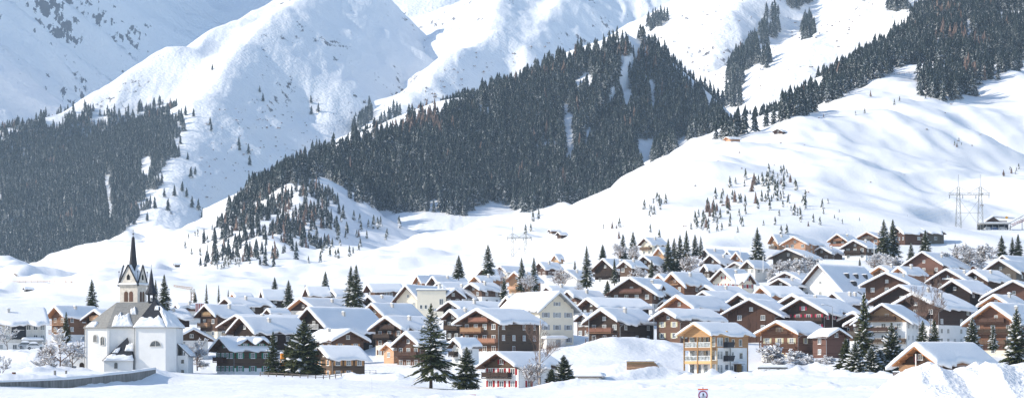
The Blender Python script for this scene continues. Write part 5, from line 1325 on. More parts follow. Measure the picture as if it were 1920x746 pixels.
scrub('scrub', scatter(left_mtn.h, 330, 730, 2600, 4500, 17, [[(384,236),(440,176),(540,200),(600,240),(690,262),(650,330),(560,400),(480,445),(410,430),(350,330)]], [], 31, .55), 'sparse frozen scrub dotting the flank right of the left forest', 31)
scrub('scrub', scatter(mid_mtn.h, 700, 1200, 3500, 4900, 17, [[(780,190),(830,130),(880,90),(960,100),(1040,70),(1110,80),(1000,150),(860,210),(760,230)]], [], 32, .45), 'sparse frozen scrub on the flank above the central spur', 32, 1, 3.5)
scrub('scrub', scatter(ground, 1100, 1920, 1050, 2200, 16, [[(1120,440),(1300,300),(1500,230),(1700,190),(1900,180),(1920,380),(1700,420),(1500,430)]], [], 33, .86), 'sparse frozen scrub dotting the right hillside', 33, .3, 1.0)
scrub('scrub', scatter(right_mtn.h, 1200, 1700, 2800, 4200, 17, [[(1200,60),(1350,0),(1640,0),(1560,140),(1400,220),(1300,200)]], [], 34, .7), 'sparse frozen scrub on the slope between the two ridges', 34, .8, 2)
BELT = [[(1290,438),(1310,395),(1372,345),(1450,322),(1500,345),(1460,400),(1400,425),(1340,440)],[(1290,428),(1330,392),(1372,362),(1410,340),(1440,330),(1446,346),(1416,368),(1400,386),(1362,398),(1330,424),(1300,440)]]

# scattered conifers on the slopes, each its own object
def small_fir(name, x, y, h, seed, label, group, mat=None, zf=None):
    k = ('fir', seed % 5, mat)
    if k not in _win:
        V, T = jag_tree(300 + seed % 5, 9, 13, 1.0, 0.27, 0.07)
        tv = [(0.02 * math.cos(a), 0.02 * math.sin(a), z) for z in (-0.05, 0.5) for a in (0, 1.57, 3.14, 4.71)]
        tf = [(i, (i + 1) % 4, (i + 1) % 4 + 4, i + 4) for i in range(4)]
        _win[k] = np_mesh('fir', np.concatenate([V, np.array(tv)]), [T, np.array(tf) + len(V)], [mat or M_NEEDLE_S])
    o = obj(name, _win[k], None, (x, y, (zf if zf is not None else float(ground(x, y))) - 0.2), (0, 0, seed * 1.3), (h * (0.9 + 0.25 * ((seed * 7) % 10) / 10), h * (0.9 + 0.25 * ((seed * 3) % 10) / 10), h))
    return tag(o, label, 'tree', group)
def ordinal(i, n):
    w = 'first second third fourth fifth sixth seventh eighth ninth tenth eleventh twelfth thirteenth fourteenth fifteenth sixteenth seventeenth eighteenth nineteenth twentieth'.split()
    if n == 1: return 'the only one'
    if i < (n + 1) // 2 or n - 1 - i >= len(w): return (w[i] if i < len(w) else 'twenty-' + w[i - 20]) + ' from the left'
    k = n - 1 - i
    return ('last' if k == 0 else w[k] + ' from the right')
def scatter_things(poly_list, n, hpx0, hpx1, label, group, seed, d0=1000, d1=2500, larch=0.12):
    q = random.Random(seed); placed = []; done = []; tries = 0
    while len(placed) < n and tries < n * 60:
        tries += 1
        p = q.choice(poly_list); xs = [a for a, b in p]; ys = [b for a, b in p]
        px, py = q.uniform(min(xs), max(xs)), q.uniform(min(ys), max(ys))
        if not inpoly(np.array([px]), np.array([py]), p)[0]: continue
        w = unproject(px, py, d0, d1)
        if w is None or any(abs(px - a) < 3.2 and abs(py - b) < 4 for a, b in placed): continue
        placed.append((px, py)); done.append((px, w, q.uniform(hpx0, hpx1) * w.y / F, q.random() < larch, q.randrange(100)))
    done.sort(key=lambda t: (t[3], t[0]))
    for il in (False, True):
        some = [t for t in done if t[3] == il]
        for i, (px, w, h, _, sd) in enumerate(some):
            small_fir('larch_tree' if il else 'spruce_tree', w.x, w.y, h, sd, ('bare brown larch, ' if il else 'small dark spruce, ') + ordinal(i, len(some)) + ' in ' + label, ('larches in ' if il else 'spruces in ') + group, M_LARCH if il else None)
scatter_things(BELT, 68, 14, 26, 'the slanting belt', 'the slanting belt', 21, 900, 1700, 0.15)
scatter_things([[(1330,440),(1370,400),(1420,372),(1470,350),(1560,380),(1560,430),(1500,440),(1420,440)],[(1435,352),(1448,330),(1475,322),(1480,372),(1440,380)],[(1480,400),(1498,368),(1520,380),(1500,425)]], 50, 10, 22, 'the loose stand right of the belt', 'the loose scatter', 22, 900, 1700)
scatter_things([[(1118,448),(1130,415),(1160,412),(1165,440),(1200,430),(1260,438),(1290,420),(1262,448)],[(1195,400),(1205,386),(1240,370),(1250,382),(1225,412)]], 18, 9, 22, 'the sparse group left of the belt', 'the sparse group left of the belt', 23, 900, 1700)
scatter_things([[(1560,440),(1560,400),(1640,385),(1640,412),(1600,420)],[(1500,190),(1640,175),(1630,215),(1520,225)],[(1786,272),(1796,262),(1812,270),(1800,282)],[(1880,330),(1890,312),(1915,318),(1900,332)],[(1560,205),(1740,180),(1740,200),(1580,225)]], 26, 6, 15, 'the dotted upper right slope', 'the upper right snow slope', 24, 900, 2300)
scatter_things([[(335,452),(380,420),(430,392),(440,420),(400,470),(384,502),(345,470)],[(384,505),(440,480),(470,495),(420,508)]], 36, 9, 17, 'the left edge of the mixed wood', 'the left edge of the mixed wood', 25, 1100, 2400, 0.05)
scatter_things([[(520,500),(600,470),(620,430),(650,400),(700,390),(720,430),(690,462),(640,490),(570,505)]], 30, 14, 24, 'the shaded hollow', 'the shaded hollow', 26, 1100, 2400, 0.03)
scatter_things([[(690,420),(730,395),(800,405),(880,420),(884,440),(800,450),(720,452)],[(985,440),(1000,402),(1026,410),(1012,438)]], 24, 14, 24, 'the line below the central spur', 'the foot of the central spur', 27, 1100, 2600, 0.0)
def far_things(sheet, spots, label, group, hm):
    spots = sorted(spots)
    for i, (px, py) in enumerate(spots):
        Ds = np.linspace(sheet.D[0], sheet.D[-1], 500); zz = sheet.h((px - 960) * Ds / F, Ds); yy = HY - F * zz / Ds
        k = np.where(yy <= py)[0]
        if len(k) == 0: continue
        D = Ds[k[0]]; small_fir('spruce_tree', (px - 960) * D / F, D, hm * rng.uniform(.8, 1.2), 7 * i + 3, 'small dark spruce, ' + ordinal(i, len(spots)) + ' on the flank right of the left forest', group, M_FOREST, float(zz[k[0]]))
far_things(left_mtn, [(325,258),(348,217),(363,220),(394,236),(396,246),(448,275),(449,284),(466,290),(468,312),(487,176),(493,192),(583,195),(584,215),(597,212),(398,132),(338,270),(352,300),(358,335),(366,330),(342,360),(327,368),(350,370),(360,390),(372,395),(380,412),(290,392),(282,385),(276,415),(308,370),(315,395)], 'small lone dark spruce on the white flank right of the left forest', 'lone spruces on the white flank', 15)

# detailed conifers of the village
def fir_mesh(h, r, seed, lower=0.04, gap=0.0, snow=0.4, asym=0.0, dens=1.2):
    q = np.random.default_rng(seed)
    V, Q = [], []; SV, SQ = [], []
    def quad(a, b, c, d, VV, QQ):
        n = len(VV); VV.extend((a, b, c, d)); QQ.append((n, n + 1, n + 2, n + 3))
    z = h * lower; bend = asym
    step = max(0.30, h / 42)
    while z < h * 0.985:
        f = (z / h - lower) / (1 - lower)
        R_ = r * ((1 - f) ** 0.78) * (0.6 + 0.4 * min(1, f * 7 + 0.3))
        nb = max(4, int(round((7 - 2 * f) * dens)))
        a0 = q.random() * 6.28
        for k in range(nb):
            a = a0 + 6.283 * (k + 0.6 * (q.random() - .5)) / nb
            l = R_ * (0.62 + 0.55 * q.random()) * (1 + bend * math.cos(a) * (1 - f)); 
            if q.random() < gap: l *= 0.5
            el = R(8 + 38 * f * f - 22 * (1 - f)) + (q.random() - .5) * .25
            dr = 0.20 * (1 - f) + 0.05
            d = np.array([math.cos(a), math.sin(a), 0.0]); s = np.array([-math.sin(a), math.cos(a), 0.0])
            zz = z + (q.random() - .5) * step
            def pt(t): return d * (l * t * math.cos(el)) + np.array([0, 0, zz + l * (math.sin(el) * t - dr * t * t + 0.10 * t ** 4)])
            nt_ = max(3, int(l / 0.20 * dens))
            for i in range(nt_):
                t = (i + 0.6) / nt_; p = pt(t)
                tl = l * (0.16 + 0.34 * math.sin(min(1.0, t * 1.15) * math.pi) ** 0.8) * (0.7 + 0.5 * q.random()) * (1 - 0.45 * t)
                for sg in (-1, 1):
                    dv = (d * 0.75 + s * sg * (0.95 - 0.4 * t)); dv = dv / np.linalg.norm(dv) * tl
                    dv[2] -= tl * (0.22 + 0.25 * q.random())
                    w = 0.05 + 0.05 * q.random() + tl * 0.06
                    wv = np.cross(dv, (0, 0, 1.0)); wv = wv / (np.linalg.norm(wv) + 1e-6) * w; wv[2] += (q.random() - .5) * w * 1.6
                    quad(p, p + dv * .55 + wv, p + dv, p + dv * .5 - wv, V, Q)
                if q.random() < .5:
                    dv = np.array([0, 0, -0.18 - 0.22 * q.random()]) + d * .1; w = s * .09
                    quad(p - w, p + dv * .6 - w, p + dv, p + w, V, Q)
            p0, p1, p2 = pt(0.1), pt(.6), pt(1.02); w = s * .07
            quad(p0 - w, p1 - w, p1 + w, p0 + w, V, Q); quad(p1 - w, p2, p2, p1 + w, V, Q)
            if q.random() < snow and l > 0.35:
                ts = np.linspace(0.22 + .3 * q.random(), 0.8 + .22 * q.random(), 5)
                ww = l * (0.10 + 0.13 * q.random())
                rows = []
                for j, t in enumerate(ts):
                    c = pt(t); wj = ww * math.sin(math.pi * (j + .6) / 5.2) * (.7 + .6 * q.random()); up = .05 + .09 * math.sin(math.pi * (j + .6) / 5.2)
                    n0 = len(SV); SV.extend((c - s * wj + np.array([0, 0, -.10 * wj / .3]), c + np.array([0, 0, up + .05]), c + s * wj + np.array([0, 0, -.10 * wj / .3]))); rows.append(n0)
                for j in range(4):
                    a_, b_ = rows[j], rows[j + 1]
                    SQ.append((a_, b_, b_ + 1, a_ + 1)); SQ.append((a_ + 1, b_ + 1, b_ + 2, a_ + 2))
        z += step * (1.1 - .35 * f)
    crown = np_mesh('crown', np.array(V), np.array(Q), M_NEEDLE)
    sn = np_mesh('snow_on_branches', np.array(SV), np.array(SQ), M_SNOW_ROOF, True) if SV else None
    m = MB(); m.lathe([(h * .020 + .05, -1.2), (h * .016 + .04, h * .1), (h * .010, h * .5), (.02, h)], 8)
    return crown, m.mesh('trunk', M_BARK, True), sn
FIRM = {}
def fir(px, ptop, pbase, D, label, key=(0, 0.19), snow=.35, name='fir_tree', group='conifers between the houses', **kw):
    h = (pbase - ptop) * D / F
    x = (px - 960) * D / F; zt = (HY - ptop) * D / F
    if pbase: z = zt - h
    kk = (key, snow, tuple(sorted(kw.items())))
    if kk not in FIRM: FIRM[kk] = (fir_mesh(10.0 if not kw.get('real') else kw['real'], (10.0 if not kw.get('real') else kw['real']) * key[1], 40 + key[0], snow=snow, **{a: b for a, b in kw.items() if a != 'real'}), 10.0 if not kw.get('real') else kw['real'])
    (c, t, s), hh = FIRM[kk]
    root = empty(name, (x, D, z), rng.random() * 6.28 if not kw.get('asym') else 0, label, 'tree', group)
    k = h / hh
    root.scale = (k, k, k)
    obj('trunk', t, root); cr = obj('crown', c, root)
    if s: obj('snow_on_branches', s, cr)
    return root
FIRS = [
 (172,523,578,700,'lone tall fir above the roofs left of the church spire',0,.22,.25),
 (124,584,640,540,'dark fir rising behind the snowy bare tree left of the church',1,.17,.15),
 (308,514,580,620,'tall broad fir immediately right of the ridge turret',2,.20,.35),
 (292,524,580,640,'slim fir squeezed between ridge turret and a broader fir',3,.13,.3),
 (272,545,582,645,'short fir peeking just behind the ridge turret',4,.14,.3),
 (387,532,572,750,'slim pointed fir, tallest of the row beside the crane',3,.10,.3),
 (410,534,568,765,'slim pointed fir, middle of the row right of the crane',3,.10,.3),
 (428,542,562,780,'shortest slim fir of the row right of the crane',3,.12,.3),
 (366,546,566,740,'small bushy fir next to the crane',0,.20,.3),
 (515,519,545,900,'broad fir standing behind the old dark barn',1,.25,.2),
 (541,525,580,760,'big fir at the right end of the old dark barn',0,.24,.2),
 (572,533,560,850,'small fir left of the far grey barn roof',3,.17,.3),
 (610,508,540,900,'lone fir on the white slope behind the far grey barn',2,.24,.3),
 (658,498,575,702,'left stem of the big double-topped fir',0,.20,.3),
 (668,496,575,700,'right stem of the big double-topped fir',2,.20,.35),
 (860,478,520,880,'left one of two lone firs on the slope above the three small gables',1,.27,.35),
 (915,457,514,880,'right and taller of two lone firs on the slope above the three small gables',0,.23,.2),
 (978,483,545,765,'left of the twin firs above the tall cream house',2,.19,.4),
 (1001,482,545,760,'right of the twin firs above the tall cream house',3,.16,.4),
 (945,520,560,740,'shadowy fir beside the pinkish birch above the cream house',4,.22,.3),
 (1078,487,505,860,'little fir on the white slope near the white square-windowed house',3,.16,.4),
 (1100,461,536,760,'towering dark fir behind the tall cream house',0,.17,.3),
 (1130,458,488,950,'fir on the open slope above the ragged roofs',1,.28,.3),
 (1152,484,530,760,'slender fir in front of the ragged roofs',3,.15,.2),
 (1139,525,558,660,'low rounded fir left of the red shuttered chalet',4,.30,.3),
 (1168,438,490,860,'fir mixed with brown bare trees, left of a pair',1,.20,.3),
 (1187,434,490,865,'fir mixed with brown bare trees, right of a pair',2,.20,.3),
 (1253,447,508,822,'leftmost fir of the dense dark clump',0,.20,.2),
 (1264,446,508,830,'second fir from the left in the dense dark clump',1,.20,.2),
 (1275,440,505,825,'middle fir of the dense dark clump',2,.20,.25),
 (1287,432,505,822,'tallest fir of the dense dark clump',3,.17,.2),
 (1303,439,480,828,'fir at the right side of the dense dark clump',4,.22,.3),
 (1314,442,478,850,'thin fir last on the right of the dense dark clump',3,.16,.5),
 (1222,487,520,765,'dark fir among grey bushes above the honey gable',0,.22,.25),
 (1420,426,494,850,'tall broad lone fir above the pair of white houses',0,.22,.35),
 (1657,411,482,860,'left of the two big firs beside the long stable',1,.22,.25),
 (1674,411,484,865,'right of the two big firs beside the long stable',2,.22,.3),
 (1708,454,492,820,'medium fir above the chalet with one orange balcony',4,.24,.35),
 (1735,431,476,850,'fir in front of the grey stable',0,.27,.3),
 (1791,456,488,850,'small fir right of the chalet with one orange balcony',1,.20,.3),
 (1835,460,482,850,'little fir in the snowy hedge at right',2,.22,.4),
 (1878,441,482,850,'broad sunlit fir in a group of three at the right edge',4,.27,.15),
 (1898,444,482,850,'middle fir in a group of three at the right edge',3,.20,.3),
 (1909,438,482,850,'right-hand fir in a group of three at the right edge',1,.22,.3),
 (1612,482,502,800,'tiny lone fir above the three dormers of the white gabled house',3,.16,.2),
 (1730,600,652,500,'left of two dark firs before the white pillars',0,.22,.2),
 (1752,598,652,500,'right of two dark firs before the white pillars',1,.20,.2),
 (1823,594,655,480,'snow-laden fir left of the satellite dish chalet',2,.24,.6),
 (1862,606,655,470,'narrow snowy fir below the orange balcony',4,.17,.6),
 (1906,578,694,415,'big snow-dusted fir at the bottom right edge',0,.21,.5),
 (512,620,714,482,'dark conical fir, leftmost of three by the meadow fence',1,.19,.12),
 (570,598,714,480,'tallest fir, in the middle of three by the meadow fence',2,.31,.28),
 (547,628,712,486,'half-hidden fir behind the tallest one by the meadow fence',0,.28,.25),
 (875,650,724,415,'bushy young fir right of the lone crooked fir',4,.30,.45),
 (1057,665,727,418,'snow-laden young fir at the right of the red shuttered white chalet',2,.34,.75),
 (1034,690,727,415,'short dark fir under the snow-laden young one',1,.36,.15),
 (1620,548,706,436,'tall leaning fir in front of the white apartment chalet',3,.15,.35),
 (1586,632,706,440,'bushy olive fir left of the tall leaning fir',4,.26,.10),
 (1604,640,706,425,'very snowy young fir at the foot of the tall leaning fir',2,.34,.95),
 (1634,650,704,430,'very snowy low fir right of the tall leaning fir',0,.40,.95),
 (1672,604,702,440,'snowy fir between the tall leaning fir and the log cabin',1,.26,.6),
 (1650,655,702,436,'snow-caked low fir left of the snowy fir near the log cabin',4,.40,.95),
]
for px, pt_, pb, D, lab, kd, rr, sn in FIRS: fir(px, pt_, pb, D, lab, (kd, round(rr * (1.3 if D > 520 else 1.55), 2)), sn)
fir(808, 568, 732, 402, 'lone crooked fir with bare lower trunk in the front meadow', (9, .36), .42, real=15.2, lower=.17, gap=.45, asym=.15, dens=.9)

# bare broadleaf trees and bushes
def bare_mesh(seed, h, levels=5, spread=.55, ratio=.74, trunk=.10, kids=3, upright=.25, snow=0.0, mat=None, start=.25, twig=.014):
    q = random.Random(seed); m = MB(); sV, sQ = [], []
    def grow(p, d, l, r, lv):
        n = 2 if lv else 1
        pts = [p]; 
        for i in range(n):
            d = (d + Vector((q.uniform(-.16, .16), q.uniform(-.16, .16), q.uniform(-.05, .16)))).normalized()
            pts.append(pts[-1] + d * (l / n))
        for i in range(n): m.cyl(pts[i], pts[i+1], max(twig, r * (1 - .3 * i / n)), max(twig, r * (1 - .3 * (i + 1) / n)), n=5 if lv > 2 else 3, caps=False)
        if snow and lv <= 2 and q.random() < snow:
            a, b = pts[0], pts[-1]; s_ = (b - a).cross(Vector((0, 0, 1)))
            if s_.length > .01:
                w = .055 + .07 * q.random(); s_ = s_.normalized() * w; u_ = Vector((0, 0, .08 + .06 * q.random())); n0 = len(sV)
                sV.extend([tuple(a - s_), tuple(a + u_), tuple(a + s_), tuple(b - s_), tuple(b + u_), tuple(b + s_)]); sQ.extend([(n0, n0+3, n0+4, n0+1), (n0+1, n0+4, n0+5, n0+2)])
        if lv == 0: return
        k = kids + (1 if q.random() < .4 else 0)
        for i in range(k):
            t = q.uniform(.35 if lv < levels else start, 1.0) if i else 1.0
            bp = pts[0].lerp(pts[-1], t) if n == 1 else (pts[0].lerp(pts[1], t * 2) if t < .5 else pts[1].lerp(pts[2], t * 2 - 1))
            a = Vector((q.gauss(0, 1), q.gauss(0, 1), q.gauss(0, .5))).normalized()
            nd = (d * (1 - spread) + a * spread + Vector((0, 0, upright))).normalized() if i else (d + a * .2).normalized()
            grow(bp, nd, l * ratio * q.uniform(.75, 1.1), r * .62, lv - 1)
    grow(Vector((0, 0, -.3)), Vector((0, 0, 1)), h * (1 - ratio) / (1 - ratio ** (levels + 1)) * 1.25, trunk, levels)
    me = m.mesh('branches', mat or M_TWIG)
    zs = max(v[2] for v in m.v)
    sn = np_mesh('snow_on_branches', np.array(sV), np.array(sQ), M_SNOW_ROOF, True) if sV else None
    return me, sn, zs
BM = {}
def bare(px, ptop, pbase, D, label, kind, name='bare_tree', cat='tree', group=None, wide=1.0):
    kinds = {
     'frost': K(seed=3, h=8, levels=6, spread=.62, snow=.55, kids=3, trunk=.18, ratio=.76, mat=M_TWIG, upright=.12),
     'birch': K(seed=8, h=9, levels=6, spread=.5, snow=.0, kids=3, trunk=.05, ratio=.68, mat=M_TWIG, upright=.22, twig=.009),
     'round': K(seed=12, h=6, levels=6, spread=.6, snow=.25, kids=3, trunk=.10, ratio=.76, mat=M_TWIG, upright=.2, start=.05),
     'bush': K(seed=17, h=3, levels=5, spread=.7, snow=.6, kids=4, trunk=.04, ratio=.78, mat=M_TWIG, upright=.15, start=.0),
     'small': K(seed=22, h=5, levels=5, spread=.55, snow=.5, kids=3, trunk=.08, ratio=.75, mat=M_BARK, upright=.15)}
    if kind not in BM: BM[kind] = bare_mesh(**kinds[kind])
    me, sn, zs = BM[kind]
    h = (pbase - ptop) * D / F; k = h / zs
    root = empty(name, ((px - 960) * D / F, D, (HY - pbase) * D / F), rng.random() * 6.28, label, cat, group)
    root.scale = (k * wide, k * wide, k)
    b = obj('branches', me, root)
    if sn: obj('snow_on_branches', sn, b)
    return root
bare(112, 612, 697, 488, 'big snow-encrusted bare tree left of the church', 'frost')
bare(86, 640, 698, 492, 'brown bare bush at the left foot of the snow-encrusted tree', 'round', 'bare_bush', 'bush')
bare(136, 636, 697, 494, 'bare brown tree wedged against the church annex', 'frost', wide=.8)
bare(14, 610, 652, 560, 'small snowy bare tree before the pale guest house', 'small')
bare(0, 662, 716, 420, 'dark bare tree cut by the left edge above the concrete wall', 'small')
bare(370, 632, 692, 520, 'rounded frosted tree between church and green shuttered chalet', 'frost')
br = bare(1012, 600, 732, 418, 'tall bare birch in front of the red shuttered white chalet', 'birch', 'birch_tree')
m = MB(); m.cyl((0, 0, -.5), (0, 0, 5), .16, .12, n=8); m.cyl((0, 0, 5), (.1, 0, 9.0), .12, .05, n=8); m.build('trunk', M_BIRCH, br)
bare(996, 672, 730, 416, 'low twiggy bush at the foot of the tall bare birch', 'round', 'bare_bush', 'bush')
bare(941, 498, 560, 745, 'pinkish bare birch among snowy roofs above the big balcony chalet', 'birch', 'birch_tree')
bare(1741, 512, 640, 512, 'left of two thin bare birches before the apartment chalet', 'birch', 'birch_tree')
bare(1727, 530, 642, 508, 'right-leaning thin bare birch partner before the apartment chalet', 'birch', 'birch_tree', wide=.8)
bare(1056, 500, 546, 730, 'round brown bare tree in front of the white square-windowed house', 'round', wide=1.2)
bare(1292, 474, 520, 770, 'wide round straw-brown bush below the dense fir clump', 'round', 'bare_bush', 'bush', wide=1.25)
bare(1162, 452, 492, 855, 'brown bare tree under the left pair of mixed firs', 'round', wide=.9)
bare(1186, 455, 495, 850, 'brown bare tree leaning to the cream house on the slope', 'round', wide=.9)
bare(1196, 496, 532, 740, 'frosted grey bush left of the honey gable', 'frost', 'bare_bush', 'bush', wide=1.1)
bare(1238, 498, 528, 745, 'frosted grey bush behind the honey gable', 'frost', 'bare_bush', 'bush', wide=1.1)
bare(985, 510, 552, 742, 'brown bare tree at the foot of the twin firs', 'round', wide=1.1)
bare(1085, 530, 552, 700, 'snow-balled bush at the foot of the towering dark fir', 'frost', 'bare_bush', 'bush', wide=1.2)
HB = [(1462,486,512),(1478,484,514),(1500,482,512),(1520,476,512),(1450,500,518),(1536,490,512),(1640,474,500),(1652,470,504),(1664,480,505),(1676,478,505),(1686,482,504),(1795,458,490),(1806,455,488),(1818,462,490),(1846,455,485),(1860,462,486),(1770,470,490),(1490,500,522)]
HB.sort()
for i, (a, b, c) in enumerate(HB):
    bare(a, b, c, 770 + (i % 3) * 8, 'frosted bare bush, ' + ordinal(i, len(HB)) + ' in the upper village hedgerows', 'frost' if i % 2 else 'bush', 'bare_bush', 'bush', 'frosted hedgerow bushes of the upper village', wide=1.4)
LB = [(1448,640,684,500),(1462,668,692,490),(1500,672,694,480),(1535,670,690,480),(1552,664,690,478),(1516,664,690,492),(1490,652,688,497),(1570,690,704,440),(1440,690,702,440)]
LB.sort()
for i, (a, b, c, d) in enumerate(LB):
    bare(a, b, c, d, 'low snow-covered shrub, ' + ordinal(i, len(LB)) + ' in the garden below the honey chalet', 'bush', 'shrub', 'bush', 'snowy garden shrubs below the honey chalet', wide=1.5)
# ------------------------------------------------------------------ walls, fences, poles, vehicles and small things
def ribbon(name, pts, thick, mat, parent=None, smooth=False):
    """wall following points (x, y, zbottom, ztop)"""
    V, Q = [], []
    for i, (x, y, zb, zt) in enumerate(pts):
        V += [(x, y - thick/2, zb), (x, y - thick/2, zt), (x, y + thick/2, zt), (x, y + thick/2, zb)]
    for i in range(len(pts) - 1):
        a, b = i * 4, i * 4 + 4
        Q += [(a, b, b + 1, a + 1), (a + 1, b + 1, b + 2, a + 2), (a + 2, b + 2, b + 3, a + 3)]
    n = len(pts) * 4; Q += [(0, 1, 2, 3), (n-1, n-2, n-3, n-4)]
    return obj(name, np_mesh(name, np.array(V), np.array(Q), mat, smooth), parent)
def dense(pts, n):
    a = np.array(pts, float); t = np.linspace(0, len(a) - 1, n); return np.stack([np.interp(t, np.arange(len(a)), a[:, k]) for k in range(a.shape[1])], 1)
wp = dense([(-70,717,742,364),(0,716,738,368),(60,714,734,374),(130,711,730,384),(170,707,723,396),(205,703,716,408),(245,699,710,420),(292,692,703,440)], 60)
W_ = [((px-960)*d/F, d, (HY-pb)*d/F - 1, (HY-pt)*d/F) for px, pt, pb, d in wp]
cw = ribbon('churchyard_wall', W_, .5, M_CONC); tag(cw, 'stained grey concrete wall capped with snow below the church', 'wall', None, 'thing')
cap = ribbon('wall_snow', [(x, y, zt + .003, zt + .34 + .14 * float(fbm(np.array(x / 1.5), np.array(0.0), 3, 3))) for x, y, zb, zt in W_], 1.0, M_SNOW_ROOF, cw, True)
# ploughed snow heap in the foreground
def heap():
    D0 = 96.0; n, mm_ = 170, 90
    px = np.linspace(1640, 2060, n); dd = np.linspace(88, 112, mm_)
    A, B = np.meshgrid(px, dd, indexing='ij')
    X = (A - 960) * D0 / F; Y = B
    prof = np.interp(A, [1640, 1672, 1690, 1720, 1762, 1785, 1800, 1835, 1862, 1900, 1960, 2060], [775, 742, 708, 693, 684, 694, 699, 690, 672, 684, 680, 690])
    ztop = (HY - prof) * D0 / F
    g = np.exp(-((B - 98) / 5.5) ** 2 * .7)
    gz = -2.1
    Zh = gz + (ztop - gz) * g
    Zh += g * (0.50 * ridged(X / 2.6, Y / 2.6, 91, 3, .38) + .18 * fbm(X / .9, Y / .9, 92, 3, .4) - .30)
    o = obj('snow_heap', np_mesh('snow_heap', np.stack([X, Y, Zh], -1).reshape(-1, 3), grid_faces(n, mm_), M_SNOW_HEAP, True))
    tag(o, 'big lumpy heap of ploughed snow at the bottom right corner', 'snow heap')
heap()
# no-pedestrian sign in the foreground
def sign():
    p = P(1318, 728, 130); s = 130 / F
    root = empty('road_sign', (p.x, p.y, p.z - .65), 0, 'white square sign with a red ring around black walking figures', 'road sign')
    m = MB(); m.cyl((0, .04, -2.5), (0, .04, .72), .03, n=8); m.build('post', M_METAL, root)
    m = MB(); m.box(-.28, .28, -.012, .012, -.05, .58); m.build('board', plain_mat('sign_white', (.74, .76, .86), .03), root)
    m = MB(); m.box(-.285, .285, -.02, .02, .582, .65); m.build('top_band', plain_mat('sign_orange', (.80, .13, .04), .05), root)
    def ring(r0, r1, y0, n=40):
        m = MB(); vs = []
        for k in range(n):
            a = 2 * math.pi * k / n; vs += [(r0*math.cos(a), y0, .28 + r0*math.sin(a)), (r1*math.cos(a), y0, .28 + r1*math.sin(a)), (r1*math.cos(a), y0+.006, .28 + r1*math.sin(a))]
        for k in range(n):
            a, b = 3*k, 3*((k+1) % n); m.add([vs[a], vs[a+1], vs[b+1], vs[b]], [(0, 1, 2, 3)]); m.add([vs[a+1], vs[a+2], vs[b+2], vs[b+1]], [(0, 1, 2, 3)])
        return m
    ring(.205, .265, -.020).build('red_ring', plain_mat('sign_red', (.30, .03, .10), .05), root)
    m = MB()
    def fig(cx, z0, h):
        m.lathe([(0, z0 + h*.86), (h*.07, z0 + h*.93), (0, z0 + h)], 8, c=(cx, -.02))
        m.add([(cx - h*.11, -.021, z0 + h*.84), (cx + h*.11, -.021, z0 + h*.84), (cx + h*.09, -.021, z0 + h*.42), (cx - h*.09, -.021, z0 + h*.42)], [(0, 3, 2, 1)])
        m.add([(cx - h*.09, -.021, z0 + h*.42), (cx - .005, -.021, z0 + h*.42), (cx - h*.10, -.021, z0), (cx - h*.17, -.021, z0)], [(0, 1, 2, 3)])
        m.add([(cx + .005, -.021, z0 + h*.42), (cx + h*.09, -.021, z0 + h*.42), (cx + h*.17, -.021, z0), (cx + h*.09, -.021, z0)], [(0, 1, 2, 3)])
        m.add([(cx + h*.1, -.021, z0 + h*.8), (cx + h*.22, -.021, z0 + h*.5), (cx + h*.17, -.021, z0 + h*.48), (cx + h*.07, -.021, z0 + h*.68)], [(0, 1, 2, 3)])
    fig(.01, .12, .31); fig(.11, .12, .15); fig(-.10, .12, .11)
    m.build('walking_figures', plain_mat('sign_black', (.012, .012, .02), .1), root)
    snow_slab('sign_snow', root, -.09, .09, -.08, .08, .722, .08, 2)
sign()
def post(px, pt, pb, D, r, mat, label, name='post', cat='post', cap=None, group=None):
    b = P(px, pb, D); h = (pb - pt) * D / F
    root = empty(name, b, 0, label, cat, group)
    m = MB(); m.cyl((0, 0, -1), (0, 0, h), r, n=8); m.build('shaft', mat, root)
    if cap: m = MB(); m.lathe([(r * 1.6, h * .55), (r * 1.6, h), (0, h + r)], 8); m.build('top', cap, root)
    return root
post(1008, 731, 741, 392, .14, M_FRAME, 'white snow marker post with a red reflector before the white chalet', 'marker_post', 'post', SHUT['red'])
post(1379, 706, 714, 418, .16, M_SLATE, 'short dark post on the snowy road before the larch-clad house', 'bollard')
post(26, 697, 712, 400, .35, SHUT['brown'], 'forked brown grave cross stump with snow behind the concrete wall', 'grave_marker', 'grave marker')
post(50, 700, 709, 402, .22, SHUT['brown'], 'small red-brown grave stump right of the forked one', 'grave_marker', 'grave marker')
post(103, 694, 704, 408, .22, M_CONC, 'grey gravestone below the snow-encrusted bare tree', 'gravestone', 'gravestone')
post(124, 694, 703, 410, .2, M_CONC, 'grey gravestone beside the church annex', 'gravestone', 'gravestone')
post(1388, 465, 492, 855, .14, M_FRAME, 'pale pole before the narrow grey gable', 'pole', 'pole')
post(1431, 480, 505, 780, .13, M_FRAME, 'pale pole right of the two white houses', 'pole', 'pole')
post(1639, 452, 475, 850, .13, M_FRAME, 'tall pale pole left of the two big firs', 'pole', 'pole')
post(1857, 462, 482, 850, .13, M_FRAME, 'pale pole in the snowy hedge at the right', 'pole', 'pole')
post(696, 706, 736, 300, .03, M_OLDWHITE, 'thin cane sticking out of the meadow snow', 'snow_pole', 'pole')
